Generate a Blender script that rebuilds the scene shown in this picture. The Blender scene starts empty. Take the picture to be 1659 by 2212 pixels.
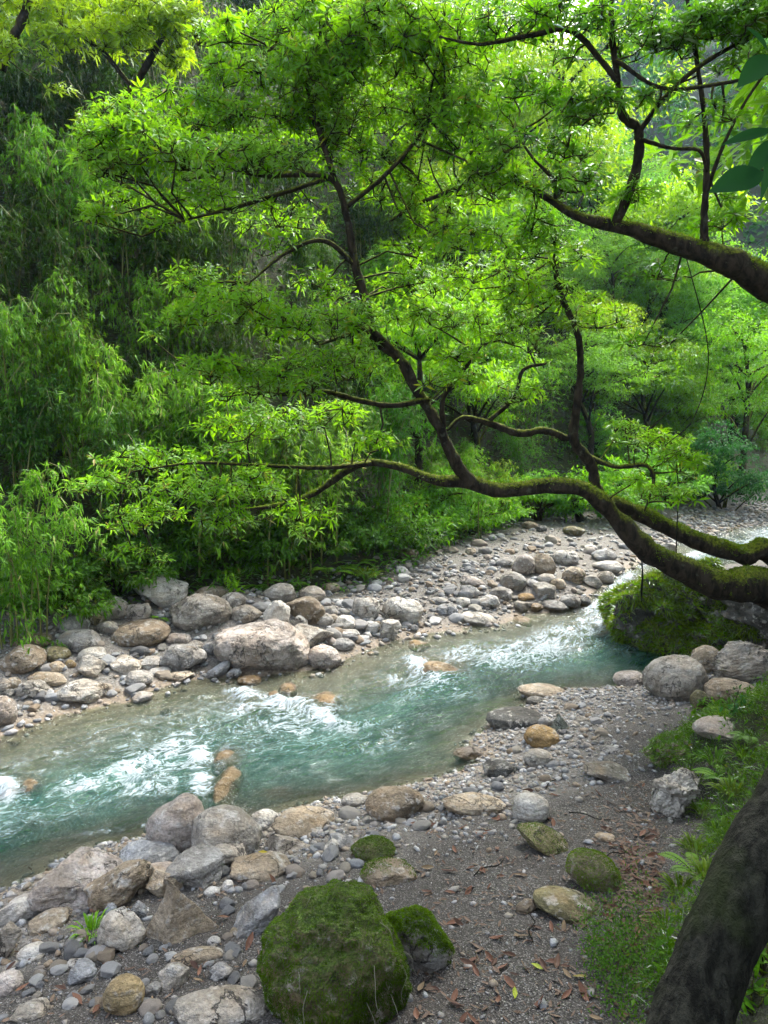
import bpy, math, random
import numpy as np
from mathutils import Vector, Matrix

sc = bpy.context.scene
COL = sc.collection
R = np.random.RandomState(7)
random.seed(7)

# ------------------------------------------------------------------ camera
PW, PH, FPX = 1659.0, 2212.0, 1640.0          # measuring grid of the photograph, focal length in its units
PITCH = math.radians(6.1)
CAMZ = 4.4
cam_d = bpy.data.cameras.new('camera')
cam = bpy.data.objects.new('camera', cam_d)
COL.objects.link(cam)
cam.location = (0, 0, CAMZ)
cam.rotation_euler = (math.pi/2 - PITCH, 0, 0)
cam_d.sensor_fit = 'VERTICAL'
cam_d.sensor_height = 24.0
cam_d.lens = 24.0*FPX/PH
cam_d.clip_start = 0.05
cam_d.clip_end = 1500
sc.camera = cam

# ------------------------------------------------------------------ light
SUN_ELEV, SUN_AZ = math.radians(54), math.radians(34)     # azimuth from straight ahead, to the right
w = bpy.data.worlds.new('World'); sc.world = w; w.use_nodes = True
nt = w.node_tree; nt.nodes.clear()
sky = nt.nodes.new('ShaderNodeTexSky'); sky.sky_type = 'NISHITA'; sky.sun_disc = False
sky.sun_elevation = SUN_ELEV; sky.sun_rotation = SUN_AZ
sky.air_density = 1.0; sky.dust_density = 4.0; sky.ozone_density = 1.0
bg = nt.nodes.new('ShaderNodeBackground'); bg.inputs[1].default_value = 0.15
wo = nt.nodes.new('ShaderNodeOutputWorld')
hs = nt.nodes.new('ShaderNodeHueSaturation'); hs.inputs['Saturation'].default_value = .45      # thin white overcast
nt.links.new(sky.outputs[0], hs.inputs['Color']); nt.links.new(hs.outputs[0], bg.inputs[0]); nt.links.new(bg.outputs[0], wo.inputs[0])
sl = bpy.data.lights.new('sun', 'SUN'); sl.energy = 1.5; sl.angle = math.radians(24); sl.color = (1.0, .95, .86)
so = bpy.data.objects.new('sun', sl); COL.objects.link(so)
sd = Vector((math.sin(SUN_AZ)*math.cos(SUN_ELEV), math.cos(SUN_AZ)*math.cos(SUN_ELEV), math.sin(SUN_ELEV)))
so.rotation_euler = sd.to_track_quat('Z', 'Y').to_euler()
so.location = (20, 30, 60)
sc.view_settings.view_transform = 'Standard'
sc.view_settings.look = 'None'
sc.view_settings.gamma = 1.0
sc.view_settings.use_curve_mapping = False
sc.view_settings.exposure = 2.42
sc.render.engine = 'CYCLES'
cy = sc.cycles
cy.use_denoising = True
cy.max_bounces = 7; cy.diffuse_bounces = 2; cy.glossy_bounces = 2; cy.transmission_bounces = 4
cy.transparent_max_bounces = 6; cy.volume_bounces = 0
cy.use_adaptive_sampling = True; cy.adaptive_threshold = 0.02
cy.sample_clamp_indirect = 6.0
cy.caustics_reflective = False; cy.caustics_refractive = False

# ------------------------------------------------------------------ pixel <-> world
SP, CP = math.sin(PITCH), math.cos(PITCH)
def pray(px, py):
    u = (px-PW/2)/FPX; v = (PH/2-py)/FPX
    return np.array([u, CP+v*SP, -SP+v*CP])
def at(px, py, Y):
    d = pray(px, py); return np.array([0, 0, CAMZ]) + d*(Y/d[1])
def to_px(p):
    p = np.asarray(p, float); q = p-np.array([0, 0, CAMZ])
    f = q[..., 1]*CP-q[..., 2]*SP; up = q[..., 1]*SP+q[..., 2]*CP
    f = np.where(f < .05, .05, f)
    return PW/2+FPX*q[..., 0]/f, PH/2-FPX*up/f, f

# ------------------------------------------------------------------ noise
def _hash(ix, iy, iz):
    h = (ix.astype(np.int64)*374761393+iy.astype(np.int64)*668265263+iz.astype(np.int64)*1274126177) & 0xffffffff
    h = ((h ^ (h >> 13))*1274126177) & 0xffffffff
    h = h ^ (h >> 16)
    return (h & 0xffffff)/float(0x7fffff)-1.0
def vnoise(p):
    p = np.asarray(p, float); i = np.floor(p).astype(np.int64); f = p-i; u = f*f*f*(f*(f*6-15)+10)
    r = 0
    for dx in (0, 1):
        wx = u[:, 0] if dx else 1-u[:, 0]
        for dy in (0, 1):
            wy = u[:, 1] if dy else 1-u[:, 1]
            for dz in (0, 1):
                wz_ = u[:, 2] if dz else 1-u[:, 2]
                r = r+wx*wy*wz_*_hash(i[:, 0]+dx, i[:, 1]+dy, i[:, 2]+dz)
    return r
def fbm(p, octv=4, gain=.5, lac=2.03):
    p = np.asarray(p, float); r = 0; a = 1
    for k in range(octv):
        r = r+a*vnoise(p+17.3*k); p = p*lac; a *= gain
    return r
def sstep(a, b, x):
    t = np.clip((x-a)/(b-a), 0, 1); return t*t*(3-2*t)

# ------------------------------------------------------------------ mesh helpers
def make_mesh(name, V, F, smooth=True, attrs=None):
    V = np.asarray(V, np.float32)
    if not isinstance(F, (list, tuple)): F = [F]
    F = [np.asarray(f, np.int32) for f in F if len(f)]
    me = bpy.data.meshes.new(name)
    me.vertices.add(len(V)); me.vertices.foreach_set('co', V.ravel())
    loops = np.concatenate([f.ravel() for f in F])
    sizes = np.concatenate([np.full(len(f), f.shape[1], np.int32) for f in F])
    starts = np.concatenate([[0], np.cumsum(sizes)[:-1]]).astype(np.int32)
    me.loops.add(len(loops)); me.loops.foreach_set('vertex_index', loops)
    me.polygons.add(len(sizes)); me.polygons.foreach_set('loop_start', starts)
    me.polygons.foreach_set('use_smooth', np.full(len(sizes), bool(smooth)))
    for k, a in (attrs or {}).items():
        a = np.asarray(a, np.float32)
        if a.ndim == 1:
            t = me.attributes.new(k, 'FLOAT', 'POINT'); t.data.foreach_set('value', a)
        else:
            t = me.attributes.new(k, 'FLOAT_VECTOR', 'POINT'); t.data.foreach_set('vector', a.ravel())
    me.update(calc_edges=True)
    return me
def put(name, me, mat=None, parent=None, loc=None, rot=None, scale=None, label=None, cat=None, group=None, kind=None, color=None):
    if mat is not None and me is not None and len(me.materials) == 0: me.materials.append(mat)
    o = bpy.data.objects.new(name, me); COL.objects.link(o)
    if parent is not None: o.parent = parent
    if loc is not None: o.location = loc
    if rot is not None: o.rotation_euler = rot
    if scale is not None: o.scale = scale if hasattr(scale, '__len__') else (scale,)*3
    if color is not None: o.color = color
    if label: o['label'] = label
    if cat: o['category'] = cat
    if group: o['group'] = group
    if kind: o['kind'] = kind
    return o
def empty(name, loc, **k):
    o = put(name, None, loc=loc, **k); o.empty_display_size = .2; return o
def join(parts):
    """parts: list of (V, F(list), attr dict) -> one V, F, attrs"""
    Vs, Fs, As, n = [], {}, {}, 0
    for V, F, A in parts:
        Vs.append(V)
        for f in (F if isinstance(F, list) else [F]):
            if len(f): Fs.setdefault(f.shape[1], []).append(f+n)
        for k, a in A.items(): As.setdefault(k, []).append(a)
        n += len(V)
    return np.concatenate(Vs), [np.concatenate(v) for v in Fs.values()], {k: np.concatenate(v) for k, v in As.items()}

def ico(sub):
    t = (1+5**.5)/2
    V = np.array([(-1, t, 0), (1, t, 0), (-1, -t, 0), (1, -t, 0), (0, -1, t), (0, 1, t), (0, -1, -t), (0, 1, -t), (t, 0, -1), (t, 0, 1), (-t, 0, -1), (-t, 0, 1)], float)
    V /= np.linalg.norm(V[0])
    F = np.array([(0, 11, 5), (0, 5, 1), (0, 1, 7), (0, 7, 10), (0, 10, 11), (1, 5, 9), (5, 11, 4), (11, 10, 2), (10, 7, 6), (7, 1, 8), (3, 9, 4), (3, 4, 2), (3, 2, 6), (3, 6, 8), (3, 8, 9), (4, 9, 5), (2, 4, 11), (6, 2, 10), (8, 6, 7), (9, 8, 1)])
    for _ in range(sub):
        e = np.sort(np.concatenate([F[:, [0, 1]], F[:, [1, 2]], F[:, [2, 0]]]), 1)
        u, inv = np.unique(e, axis=0, return_inverse=True); inv = inv.ravel()
        M = V[u].mean(1); M /= np.linalg.norm(M, axis=1)[:, None]
        n = len(V); m = len(F)
        a, b, c = n+inv[:m], n+inv[m:2*m], n+inv[2*m:]
        F = np.concatenate([np.stack([F[:, 0], a, c], 1), np.stack([F[:, 1], b, a], 1), np.stack([F[:, 2], c, b], 1), np.stack([a, b, c], 1)])
        V = np.concatenate([V, M])
    return V, F
ICO = {k: ico(k) for k in (0, 1, 2, 3, 4, 5)}

def smooth_path(P, n):
    """Catmull-Rom through rows of P (xyz+radius), about n samples per span"""
    P = np.asarray(P, float); Q = np.vstack([2*P[0]-P[1], P, 2*P[-1]-P[-2]]); out = []
    for i in range(1, len(Q)-2):
        t = np.linspace(0, 1, n, endpoint=False)[:, None]
        a, b, c, d = Q[i-1], Q[i], Q[i+1], Q[i+2]
        out.append(.5*(2*b+(c-a)*t+(2*a-5*b+4*c-d)*t*t+(3*b-a-3*c+d)*t**3))
    out.append(P[-1:]); out = np.vstack(out); out[:, 3] = np.maximum(out[:, 3], .002)
    return out
def tube(S, seg=8, bump=0.0, seed=0):
    """S rows x,y,z,r -> V,F"""
    S = np.asarray(S, float); C = S[:, :3]; r = S[:, 3]; n = len(S)
    T = np.gradient(C, axis=0); T /= np.linalg.norm(T, axis=1)[:, None]+1e-9
    N = np.zeros_like(T); ref = np.array([0, 0, 1.0]) if abs(T[0, 2]) < .9 else np.array([1.0, 0, 0])
    for i in range(n):
        v = (ref if i == 0 else N[i-1]); v = v-T[i]*v.dot(T[i]); N[i] = v/(np.linalg.norm(v)+1e-9)
    B = np.cross(T, N); ang = np.linspace(0, 2*np.pi, seg, endpoint=False)
    D = N[:, None]*np.cos(ang)[None, :, None]+B[:, None]*np.sin(ang)[None, :, None]
    V = (C[:, None]+D*r[:, None, None]).reshape(-1, 3)
    if bump:
        q = V*np.array([1, 1, 1])/max(r.max(), .05)
        k = fbm(q*1.1+seed, 4)
        V = V+D.reshape(-1, 3)*(k*bump*np.repeat(r, seg))[:, None]
    i = np.arange(n-1)[:, None]*seg; j = np.arange(seg)[None]; j2 = (j+1) % seg
    F = np.stack([i+j, i+j2, i+seg+j2, i+seg+j], 2).reshape(-1, 4)
    caps = np.array([[0, k+1, k] for k in range(1, seg-1)]+[[(n-1)*seg, (n-1)*seg+k, (n-1)*seg+k+1] for k in range(1, seg-1)])
    return V, [F, caps]

def rotz_mat(a):
    c, s = math.cos(a), math.sin(a); return np.array([[c, -s, 0], [s, c, 0], [0, 0, 1.0]])
def unit(a): return a/(np.linalg.norm(a, axis=-1, keepdims=True)+1e-9)

def leaves(P, D, U, L, Wd, kind='lance', droop=.25, rnd=None):
    """leaf blades: base P, direction D, upper-side hint U, length L, width Wd -> V, F, {'rnd','tip'}"""
    n = len(P); D = unit(D); S = unit(np.cross(D, U)); N = np.cross(S, D)
    if kind == 'lance':
        tv = np.array([0, .32, .32, .32, .68, .68, .68, 1.0]); sv = np.array([0, -.44, 0, .44, -.42, 0, .42, 0]); fold = np.array([0, .1, 0, .1, .1, 0, .1, 0])
        F0 = np.array([[0, 2, 1], [0, 3, 2], [1, 2, 5], [1, 5, 4], [2, 3, 6], [2, 6, 5], [4, 5, 7], [5, 6, 7]])
    elif kind == 'leaf':
        tv = np.array([0, .42, .42, .42, 1.0]); sv = np.array([0, -.5, 0, .5, 0]); fold = np.array([0, .12, 0, .12, 0]); F0 = np.array([[0, 2, 1], [0, 3, 2], [1, 2, 4], [2, 3, 4]])
    elif kind == 'blade':
        tv = np.array([0, 0, .55, .55, 1.0]); sv = np.array([-.5, .5, -.42, .42, 0]); fold = np.zeros(5)
        F0 = np.array([[0, 1, 3], [0, 3, 2], [2, 3, 4]])
    elif kind == 'spike':
        tv = np.array([0, 0, 1.0]); sv = np.array([-.5, .5, 0]); fold = np.zeros(3); F0 = np.array([[0, 1, 2]])
    else:  # 'bam': narrow lens, two triangles folded on the midrib
        tv = np.array([0, .35, .35, 1.0]); sv = np.array([0, -.5, .5, 0]); fold = np.zeros(4); F0 = np.array([[0, 3, 1], [0, 2, 3]])
    m = len(tv)
    V = P[:, None]+D[:, None]*(tv[None, :, None]*L[:, None, None])+S[:, None]*(sv[None, :, None]*Wd[:, None, None])
    V = V+N[:, None]*((fold[None]*Wd[:, None])[:, :, None])
    V[:, :, 2] -= (tv**2)[None]*(droop*L)[:, None]
    F = (np.arange(n)[:, None, None]*m+F0[None]).reshape(-1, 3)
    if rnd is None: rnd = R.rand(n)
    return V.reshape(-1, 3), [F], {'rnd': np.repeat(rnd, m)}

def rand_dirs(n):
    v = R.normal(size=(n, 3)); return unit(v)

# ------------------------------------------------------------------ materials
def mat_new(name):
    m = bpy.data.materials.new(name); m.use_nodes = True; t = m.node_tree; t.nodes.clear()
    out = t.nodes.new('ShaderNodeOutputMaterial')
    def N(kind, **k):
        n = t.nodes.new(kind)
        for a, v in k.items():
            if a == 'inp':
                for i, x in v.items():
                    if hasattr(x, 'is_output'): t.links.new(x, n.inputs[i])
                    else: n.inputs[i].default_value = x
            else: setattr(n, a, v)
        return n
    return m, t, out, N
def c4(c): return (c[0], c[1], c[2], 1.0)
def mixc(N, fac, a, b, blend='MIX'):
    n = N('ShaderNodeMix', data_type='RGBA', blend_type=blend)
    t = n.id_data
    for i, x in ((0, fac), (6, a), (7, b)):
        if hasattr(x, 'is_output'): t.links.new(x, n.inputs[i])
        else: n.inputs[i].default_value = x if i == 0 else c4(x)
    return n.outputs[2]
def math_(N, op, a, b=0.0, c=None, clamp=False):
    n = N('ShaderNodeMath', operation=op, use_clamp=clamp); t = n.id_data
    for i, x in enumerate((a, b) if c is None else (a, b, c)):
        if hasattr(x, 'is_output'): t.links.new(x, n.inputs[i])
        else: n.inputs[i].default_value = x
    return n.outputs[0]
def remap(N, x, a, b, lo=0.0, hi=1.0):
    n = N('ShaderNodeMapRange', interpolation_type='SMOOTHSTEP', inp={0: x, 1: a, 2: b, 3: lo, 4: hi}); return n.outputs[0]
def ramp(N, x, stops):
    n = N('ShaderNodeValToRGB', inp={0: x}); e = n.color_ramp.elements
    while len(e) < len(stops): e.new(.5)
    for k, (p, c) in enumerate(stops): e[k].position = p; e[k].color = c4(c)
    return n.outputs[0]
def noise(N, vec, scale, detail=4, rough=.55, dist=0.0, out=0):
    return N('ShaderNodeTexNoise', inp={'Vector': vec, 'Scale': scale, 'Detail': detail, 'Roughness': rough, 'Distortion': dist}).outputs[out]
def scalev(N, vec, s):
    return N('ShaderNodeMapping', inp={0: vec, 3: s}).outputs[0]

def leaf_material(name, ca, cb, trans=.45, gloss=.35, rough=.38, tcol=None, odd=None):
    m, t, out, N = mat_new(name)
    at_ = N('ShaderNodeAttribute', attribute_name='rnd').outputs[2]
    oi = N('ShaderNodeObjectInfo')
    f = math_(N, 'ADD', math_(N, 'MULTIPLY', at_, .75), math_(N, 'MULTIPLY', oi.outputs['Random'], .25))
    col = mixc(N, f, ca, cb)
    if odd: col = mixc(N, remap(N, at_, .955, .965), col, odd)
    col = mixc(N, 1.0, col, oi.outputs['Color'], 'MULTIPLY')
    d = N('ShaderNodeBsdfDiffuse', inp={0: col})
    tc = tcol or tuple(min(1, x*1.6) for x in cb)
    tr = N('ShaderNodeBsdfTranslucent', inp={0: mixc(N, 1.0, mixc(N, .6, col, tc), oi.outputs['Color'], 'MULTIPLY')})
    mx = N('ShaderNodeMixShader', inp={0: trans, 1: d.outputs[0], 2: tr.outputs[0]})
    gl = N('ShaderNodeBsdfGlossy', inp={0: (.9, .95, 1, 1), 1: rough})
    fr = N('ShaderNodeFresnel', inp={0: 1.4})
    mg = N('ShaderNodeMixShader', inp={0: math_(N, 'MULTIPLY', fr.outputs[0], gloss), 1: mx.outputs[0], 2: gl.outputs[0]})
    t.links.new(mg.outputs[0], out.inputs[0])
    return m
# ------------------------------------------------------------------ lie of the land
def wz(Y): return np.interp(Y, [0, 10, 15.5, 17.2, 18.6, 22, 45, 90], [0, 0, .14, .22, .52, .6, .95, 1.6])
def on_water(px, py):
    Y = 12.0
    for _ in range(30):
        d = pray(px, py); Y = min(60, (float(wz(Y))-CAMZ)/d[2]*d[1])
    p = at(px, py, Y); return p[:2]
FAR_PX = [(-700, 1780), (-300, 1662), (0, 1592), (70, 1568), (140, 1540), (235, 1520), (310, 1500), (400, 1467), (530, 1462), (665, 1450), (745, 1425), (830, 1388), (940, 1365), (1020, 1352), (1090, 1348), (1130, 1325), (1200, 1318), (1265, 1300), (1300, 1262), (1340, 1236), (1390, 1212)]
NEAR_PX = [(-700, 2120), (-300, 2010), (0, 1925), (80, 1895), (150, 1850), (330, 1800), (450, 1792), (555, 1768), (700, 1730), (800, 1715), (890, 1695), (990, 1668), (1040, 1645), (1015, 1600), (1070, 1560), (1140, 1525), (1135, 1500), (1220, 1490), (1330, 1484), (1400, 1470), (1470, 1455), (1520, 1425), (1500, 1380), (1470, 1320), (1450, 1270), (1455, 1236)]
FAR = np.array([on_water(*p) for p in FAR_PX]+[(9.6, 25.5), (13.5, 29), (22, 33), (45, 36)])
NEAR = np.array([on_water(*p) for p in NEAR_PX]+[(11.2, 22.2), (16, 25), (24, 27.5), (45, 29)])
RIVER = np.vstack([FAR, NEAR[::-1]])
def dist_poly(P, L):
    best = np.full(len(P), 1e9); along = np.zeros(len(P)); s0 = 0
    for a, b in zip(L[:-1], L[1:]):
        ab = b-a; l2 = ab.dot(ab)+1e-9; t = np.clip(((P-a)@ab)/l2, 0, 1)
        d = np.hypot(*(P-(a+t[:, None]*ab)).T); k = d < best
        along[k] = s0+t[k]*math.sqrt(l2); best = np.minimum(best, d); s0 += math.sqrt(l2)
    return best, along
def inside(P, G):
    r = np.zeros(len(P), bool)
    for a, b in zip(G, np.roll(G, -1, 0)):
        c = ((a[1] > P[:, 1]) != (b[1] > P[:, 1])) & (P[:, 0] < (b[0]-a[0])*(P[:, 1]-a[1])/(b[1]-a[1]+1e-12)+a[0])
        r ^= c
    return r
HILL = np.array([(-60, 8), (-14, 11.5), (-9, 13.2), (-6.6, 14.6), (-5.2, 15.6), (-3.2, 16.6), (-1.6, 17.6), (0, 19), (1.0, 21.5), (4.2, 27.0), (8, 31), (13, 35.5), (20, 42), (27, 51), (31, 63), (28, 82), (10, 104), (-60, 110)], float)
MOUNT = np.array([(30, 78), (35, 62), (44, 52), (70, 46), (130, 50), (210, 120), (210, 270), (-40, 270), (-10, 130)], float)
RIGHT = np.array([(1.1, 3.0), (1.75, 4.9), (2.9, 6.6), (3.35, 7.6), (3.25, 8.6), (3.6, 9.4), (4.9, 10.2), (6.1, 11.0), (7.3, 11.9), (8.4, 13.4), (9.4, 15.6), (11.6, 19.3), (16, 22.5), (24, 25), (60, 27), (60, -8), (2.4, -8), (.9, 0)], float)
def height(P, rough=True, full=False):
    P = np.asarray(P, float); Y = P[:, 1]; base = wz(Y)
    df, _ = dist_poly(P, FAR); dn, _ = dist_poly(P, NEAR); ins = inside(P, RIVER)
    d = np.minimum(df, dn); far = df < dn
    n3 = np.column_stack([P, np.zeros(len(P))])
    nz = fbm(n3*.9, 3)*.5; fine = fbm(n3*3.1+5, 3)
    h = np.where(far, np.interp(d, [0, .5, 1.2, 3, 6, 12], [0, .14, .42, 1.05, 1.3, 1.7]),
                 np.interp(d, [0, .4, 1.5, 4, 9], [0, .12, .3, .62, .9]))
    # the gravel bar upstream is lower than the boulder pile downstream
    k = sstep(14.5, 18, Y)*far
    h = np.where(far, h*(1-k)+k*np.interp(d, [0, .6, 3, 7, 12], [0, .16, .42, .6, .9]), h)
    dep = np.where(far, np.interp(df, [0, .5, 1.4, 2.3], [0, .08, .18, .62]), np.interp(dn, [0, .35, .8, 1.4], [0, .14, .34, .7]))
    dep = np.where(far, dep, np.minimum(dep, .7))
    h = np.where(ins, -np.maximum(dep, .01), h)
    # hillside on the far side
    ih = inside(P, HILL); dh, _ = dist_poly(P, np.vstack([HILL, HILL[:1]])); foot = np.where(ih, 1, 1-sstep(.2, 1.1, dh)); dh = np.where(ih, dh, 0)
    sl = np.interp(P[:, 0], [-4, 3, 9], [1.55, 1.5, 1.4])
    hill = np.minimum(dh*sl, 20+.5*dh)*(1+.10*nz)
    im = inside(P, MOUNT); dm, _ = dist_poly(P, np.vstack([MOUNT, MOUNT[:1]])); dm = np.where(im, dm, 0)
    mount = dm*np.interp(P[:, 0], [42, 80], [1.5, 1.0])*(1+.16*vnoise(n3*.045)+.08*vnoise(n3*.13))
    ir = inside(P, RIGHT); dr, _ = dist_poly(P, np.vstack([RIGHT, RIGHT[:1]])); dr = np.where(ir & (Y > -20), dr, 0)
    right = np.interp(dr, [0, .25, .6, 1.6, 4, 30], [0, .28, .5, 1.1, 2.3, 13])*(1+.2*nz)
    ramp_ = np.maximum(0, 3.4-Y)*.5*(~ins)
    z = base+h+hill+mount+right+np.clip(ramp_, 0, 1.8)
    if rough:
        z = z+np.where(ins, .03, .025)*fine*sstep(0, .5, d)+(.35*nz+.15*fine)*sstep(0, 2, hill+mount)
        z = z+.10*fine*sstep(.1, .6, right)
    if full: return z, dict(d=d, far=far, ins=ins, hill=hill, mount=mount, right=right, dep=dep, ih=ih, foot=foot)
    return z
def on_ground(px, py, y0=2.2, y1=70, n=900):
    d = pray(px, py); Y = np.geomspace(y0, y1, n); p = np.array([0, 0, CAMZ])+d[None]*(Y/d[1])[:, None]
    below = p[:, 2] < height(p[:, :2])
    i = int(np.argmax(below)) if below.any() else n-1
    return p[i]
def many_on_ground(px, py, n=160, y0=2.4, y1=60):
    px = np.asarray(px, float); py = np.asarray(py, float)
    d = np.array([pray(a, b) for a, b in zip(px, py)]); Y = np.geomspace(y0, y1, n)
    p = np.array([0, 0, CAMZ])+d[:, None]*(Y[None, :]/d[:, 1:2])[..., None]
    z = height(p.reshape(-1, 3)[:, :2], rough=False).reshape(p.shape[:2]); b = p[..., 2] < z
    i = np.where(b.any(1), b.argmax(1), n-1); k = np.arange(len(px)); i0 = np.maximum(i-1, 0)
    e1 = p[k, i, 2]-z[k, i]; e0 = p[k, i0, 2]-z[k, i0]; f = np.clip(e0/(e0-e1+1e-9), 0, 1)[:, None]
    return p[k, i0]*(1-f)+p[k, i]*f

# ---- grid with finer cells near the river
def axis(lo, hi, flo, fhi, fine, grow=1.09):
    a = list(np.arange(flo, fhi, fine)); s = fine
    while a[-1] < hi: s *= grow; a.append(a[-1]+s)
    s = fine
    while a[0] > lo: s *= grow; a.insert(0, a[0]-s)
    return np.array(a)
gx = axis(-160, 260, -7.5, 8.5, .07); gy = axis(-12, 330, 2.5, 24, .085)
GX, GY = np.meshgrid(gx, gy); GP = np.column_stack([GX.ravel(), GY.ravel()])
gz, gi = height(GP, full=True)
nxx, nyy = len(gx), len(gy)
i_ = np.arange(nyy-1)[:, None]*nxx+np.arange(nxx-1)[None]
GF = np.stack([i_, i_+1, i_+nxx+1, i_+nxx], 2).reshape(-1, 4)
veg = np.clip(sstep(.1, .8, gi['hill'])+sstep(.15, .7, gi['right'])+sstep(.1, 2, gi['mount'])+gi['foot']*gi['far']*(~gi['ins'])+sstep(36, 42, GP[:, 1])*(gi['d'] > 4), 0, 1)
wet = np.where(gi['ins'], 1, 1-sstep(.0, .5, gi['d']))
sand = np.where(gi['far'], 0, sstep(1.0, 2.2, gi['d']+.4*vnoise(np.column_stack([GP*1.3, GP[:, :1]*0]))))
mat, t, out, N = mat_new('ground_material')
geo = N('ShaderNodeNewGeometry'); P_ = geo.outputs['Position']
A = lambda n: N('ShaderNodeAttribute', attribute_name=n).outputs[2]
n1 = noise(N, P_, 1.7, 5); n2 = noise(N, P_, 14, 5); n3 = noise(N, P_, 70, 3)
vor = N('ShaderNodeTexVoronoi', inp={'Vector': P_, 'Scale': 38.0}); vor2 = N('ShaderNodeTexVoronoi', inp={'Vector': P_, 'Scale': 95.0})
grit = ramp(N, N('ShaderNodeSeparateColor', inp={0: vor2.outputs['Color']}).outputs[0], [(0, (.018, .017, .015)), (.45, (.050, .046, .040)), (.8, (.094, .087, .078)), (1, (.25, .24, .225))])
peb = ramp(N, N('ShaderNodeSeparateColor', inp={0: vor.outputs['Color']}).outputs[1], [(0, (.10, .10, .105)), (.4, (.20, .195, .18)), (.7, (.30, .27, .22)), (1, (.42, .42, .42))])
sandc = mixc(N, remap(N, n1, .35, .7), mixc(N, .5, (.035, .029, .024), grit), grit)
col = mixc(N, A('sand'), mixc(N, .55, peb, (.09, .078, .064)), sandc)
bed = mixc(N, remap(N, n2, .35, .7), (.23, .145, .058), (.11, .07, .03))
col = mixc(N, A('wet'), col, mixc(N, .45, bed, peb, 'MIX'))
veg_c = mixc(N, remap(N, n2, .3, .7), (.018, .022, .008), (.045, .05, .014))
col = mixc(N, A('veg'), col, veg_c)
b1 = N('ShaderNodeBump', inp={'Strength': .7, 'Distance': .02, 'Height': math_(N, 'ADD', vor2.outputs[0], math_(N, 'MULTIPLY', n2, 1.0))})
pr = N('ShaderNodeBsdfPrincipled', inp={'Base Color': col, 'Roughness': math_(N, 'SUBTRACT', .9, math_(N, 'MULTIPLY', A('wet'), .5)), 'Normal': b1.outputs[0]})
t.links.new(pr.outputs[0], out.inputs[0])
me = make_mesh('ground', np.column_stack([GP, gz]), GF, attrs={'veg': veg, 'wet': wet, 'sand': sand})
put('ground', me, mat, kind='structure')

# ------------------------------------------------------------------ river water
STONES_UNDER = [(488, 1683, 66, 88), (490, 1633, 62, 34), (695, 1510, 84, 46), (622, 1482, 44, 22), (590, 1500, 30, 22), (950, 1438, 100, 30), (915, 1430, 30, 24), (64, 1692, 48, 28), (905, 1388, 54, 20), (1125, 1337, 50, 16), (540, 1472, 54, 26), (465, 1772, 60, 26), (100, 1928, 70, 30), (600, 1712, 70, 20), (985, 1432, 50, 24)]
cl_far = np.array([on_water(*p) for p in [(-300, 1830), (0, 1745), (300, 1655), (600, 1590), (850, 1520), (1050, 1450), (1200, 1390), (1310, 1320), (1370, 1235)]]+[(10.4, 23.9), (14.8, 27), (23, 30), (45, 32.5)])
wx = axis(-30, 50, -8, 8, .05, 1.10); wy = axis(4, 40, 6.2, 20, .05, 1.10)
WX, WY = np.meshgrid(wx, wy); WP = np.column_stack([WX.ravel(), WY.ravel()])
hb, hi_ = height(WP, rough=False, full=True)
nW, mW = len(wx), len(wy)
dcl, along = dist_poly(WP, cl_far)
side = np.sign(hi_['far']-.5)*dcl
flow = np.column_stack([along, side, np.zeros(len(along))])
warp = np.column_stack([vnoise(flow*[.9, 1.6, 1]), vnoise(flow*[.9, 1.6, 1]+9), np.zeros(len(along))])
fl = flow+warp*[.35, .22, 0]
wpx, wpy, wdep = to_px(np.column_stack([WP, wz(WP[:, 1])]))
FOAM = [(350, 1650, 190, 75, 18, .62), (640, 1545, 190, 60, 12, .62), (930, 1460, 130, 55, 12, .6), (1170, 1400, 180, 55, 18, .7), (430, 1630, 35, 55, -20, .9), (370, 1610, 95, 36, 35, .8), (300, 1650, 120, 36, 20, .8), (200, 1685, 150, 34, 12, .65), (330, 1690, 120, 45, 8, .7), (430, 1690, 40, 45, 0, .85), (250, 1725, 140, 24, 8, .4),
        (530, 1500, 60, 22, -8, .9), (620, 1520, 90, 26, -8, .95), (690, 1540, 60, 22, -25, 1.0), (610, 1560, 130, 26, 12, .6), (520, 1530, 90, 30, 10, .6), (720, 1560, 90, 22, -8, .75), (800, 1560, 60, 18, 5, .5),
        (905, 1435, 55, 20, -20, 1.0), (940, 1462, 45, 16, -25, .9), (850, 1465, 70, 25, 15, .6), (880, 1500, 110, 26, 10, .45), (1000, 1410, 90, 30, 15, .7), (1000, 1500, 110, 35, 5, .45), (1090, 1410, 110, 34, 20, .85),
        (1190, 1380, 120, 36, 15, .8), (1280, 1350, 70, 36, 10, .8), (1290, 1310, 45, 40, 0, 1.0), (1320, 1280, 45, 30, 30, .85), (1350, 1250, 45, 20, 30, .8), (1150, 1440, 160, 28, 8, .4), (1390, 1225, 50, 14, 10, .6),
        (10, 1700, 45, 30, -30, 1.0), (110, 1740, 90, 18, 10, .35), (230, 1795, 110, 18, 5, .4), (310, 1790, 20, 14, 0, .6), (100, 1790, 130, 22, 8, .25), (900, 1585, 120, 20, 3, .35), (760, 1610, 160, 16, 5, .22), (540, 1700, 60, 20, 0, .2), (730, 1430, 40, 14, 20, .5)]
foam = np.zeros(len(WP))
for fx, fy, fa, fb, ang, s in FOAM:
    c, s_ = math.cos(math.radians(ang)), math.sin(math.radians(ang))
    dx, dy = wpx-fx, fy-wpy
    u_, v_ = (dx*c+dy*s_)/fa, (-dx*s_+dy*c)/fb
    foam = np.maximum(foam, s*np.exp(-1.1*(u_*u_+v_*v_)))
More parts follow.
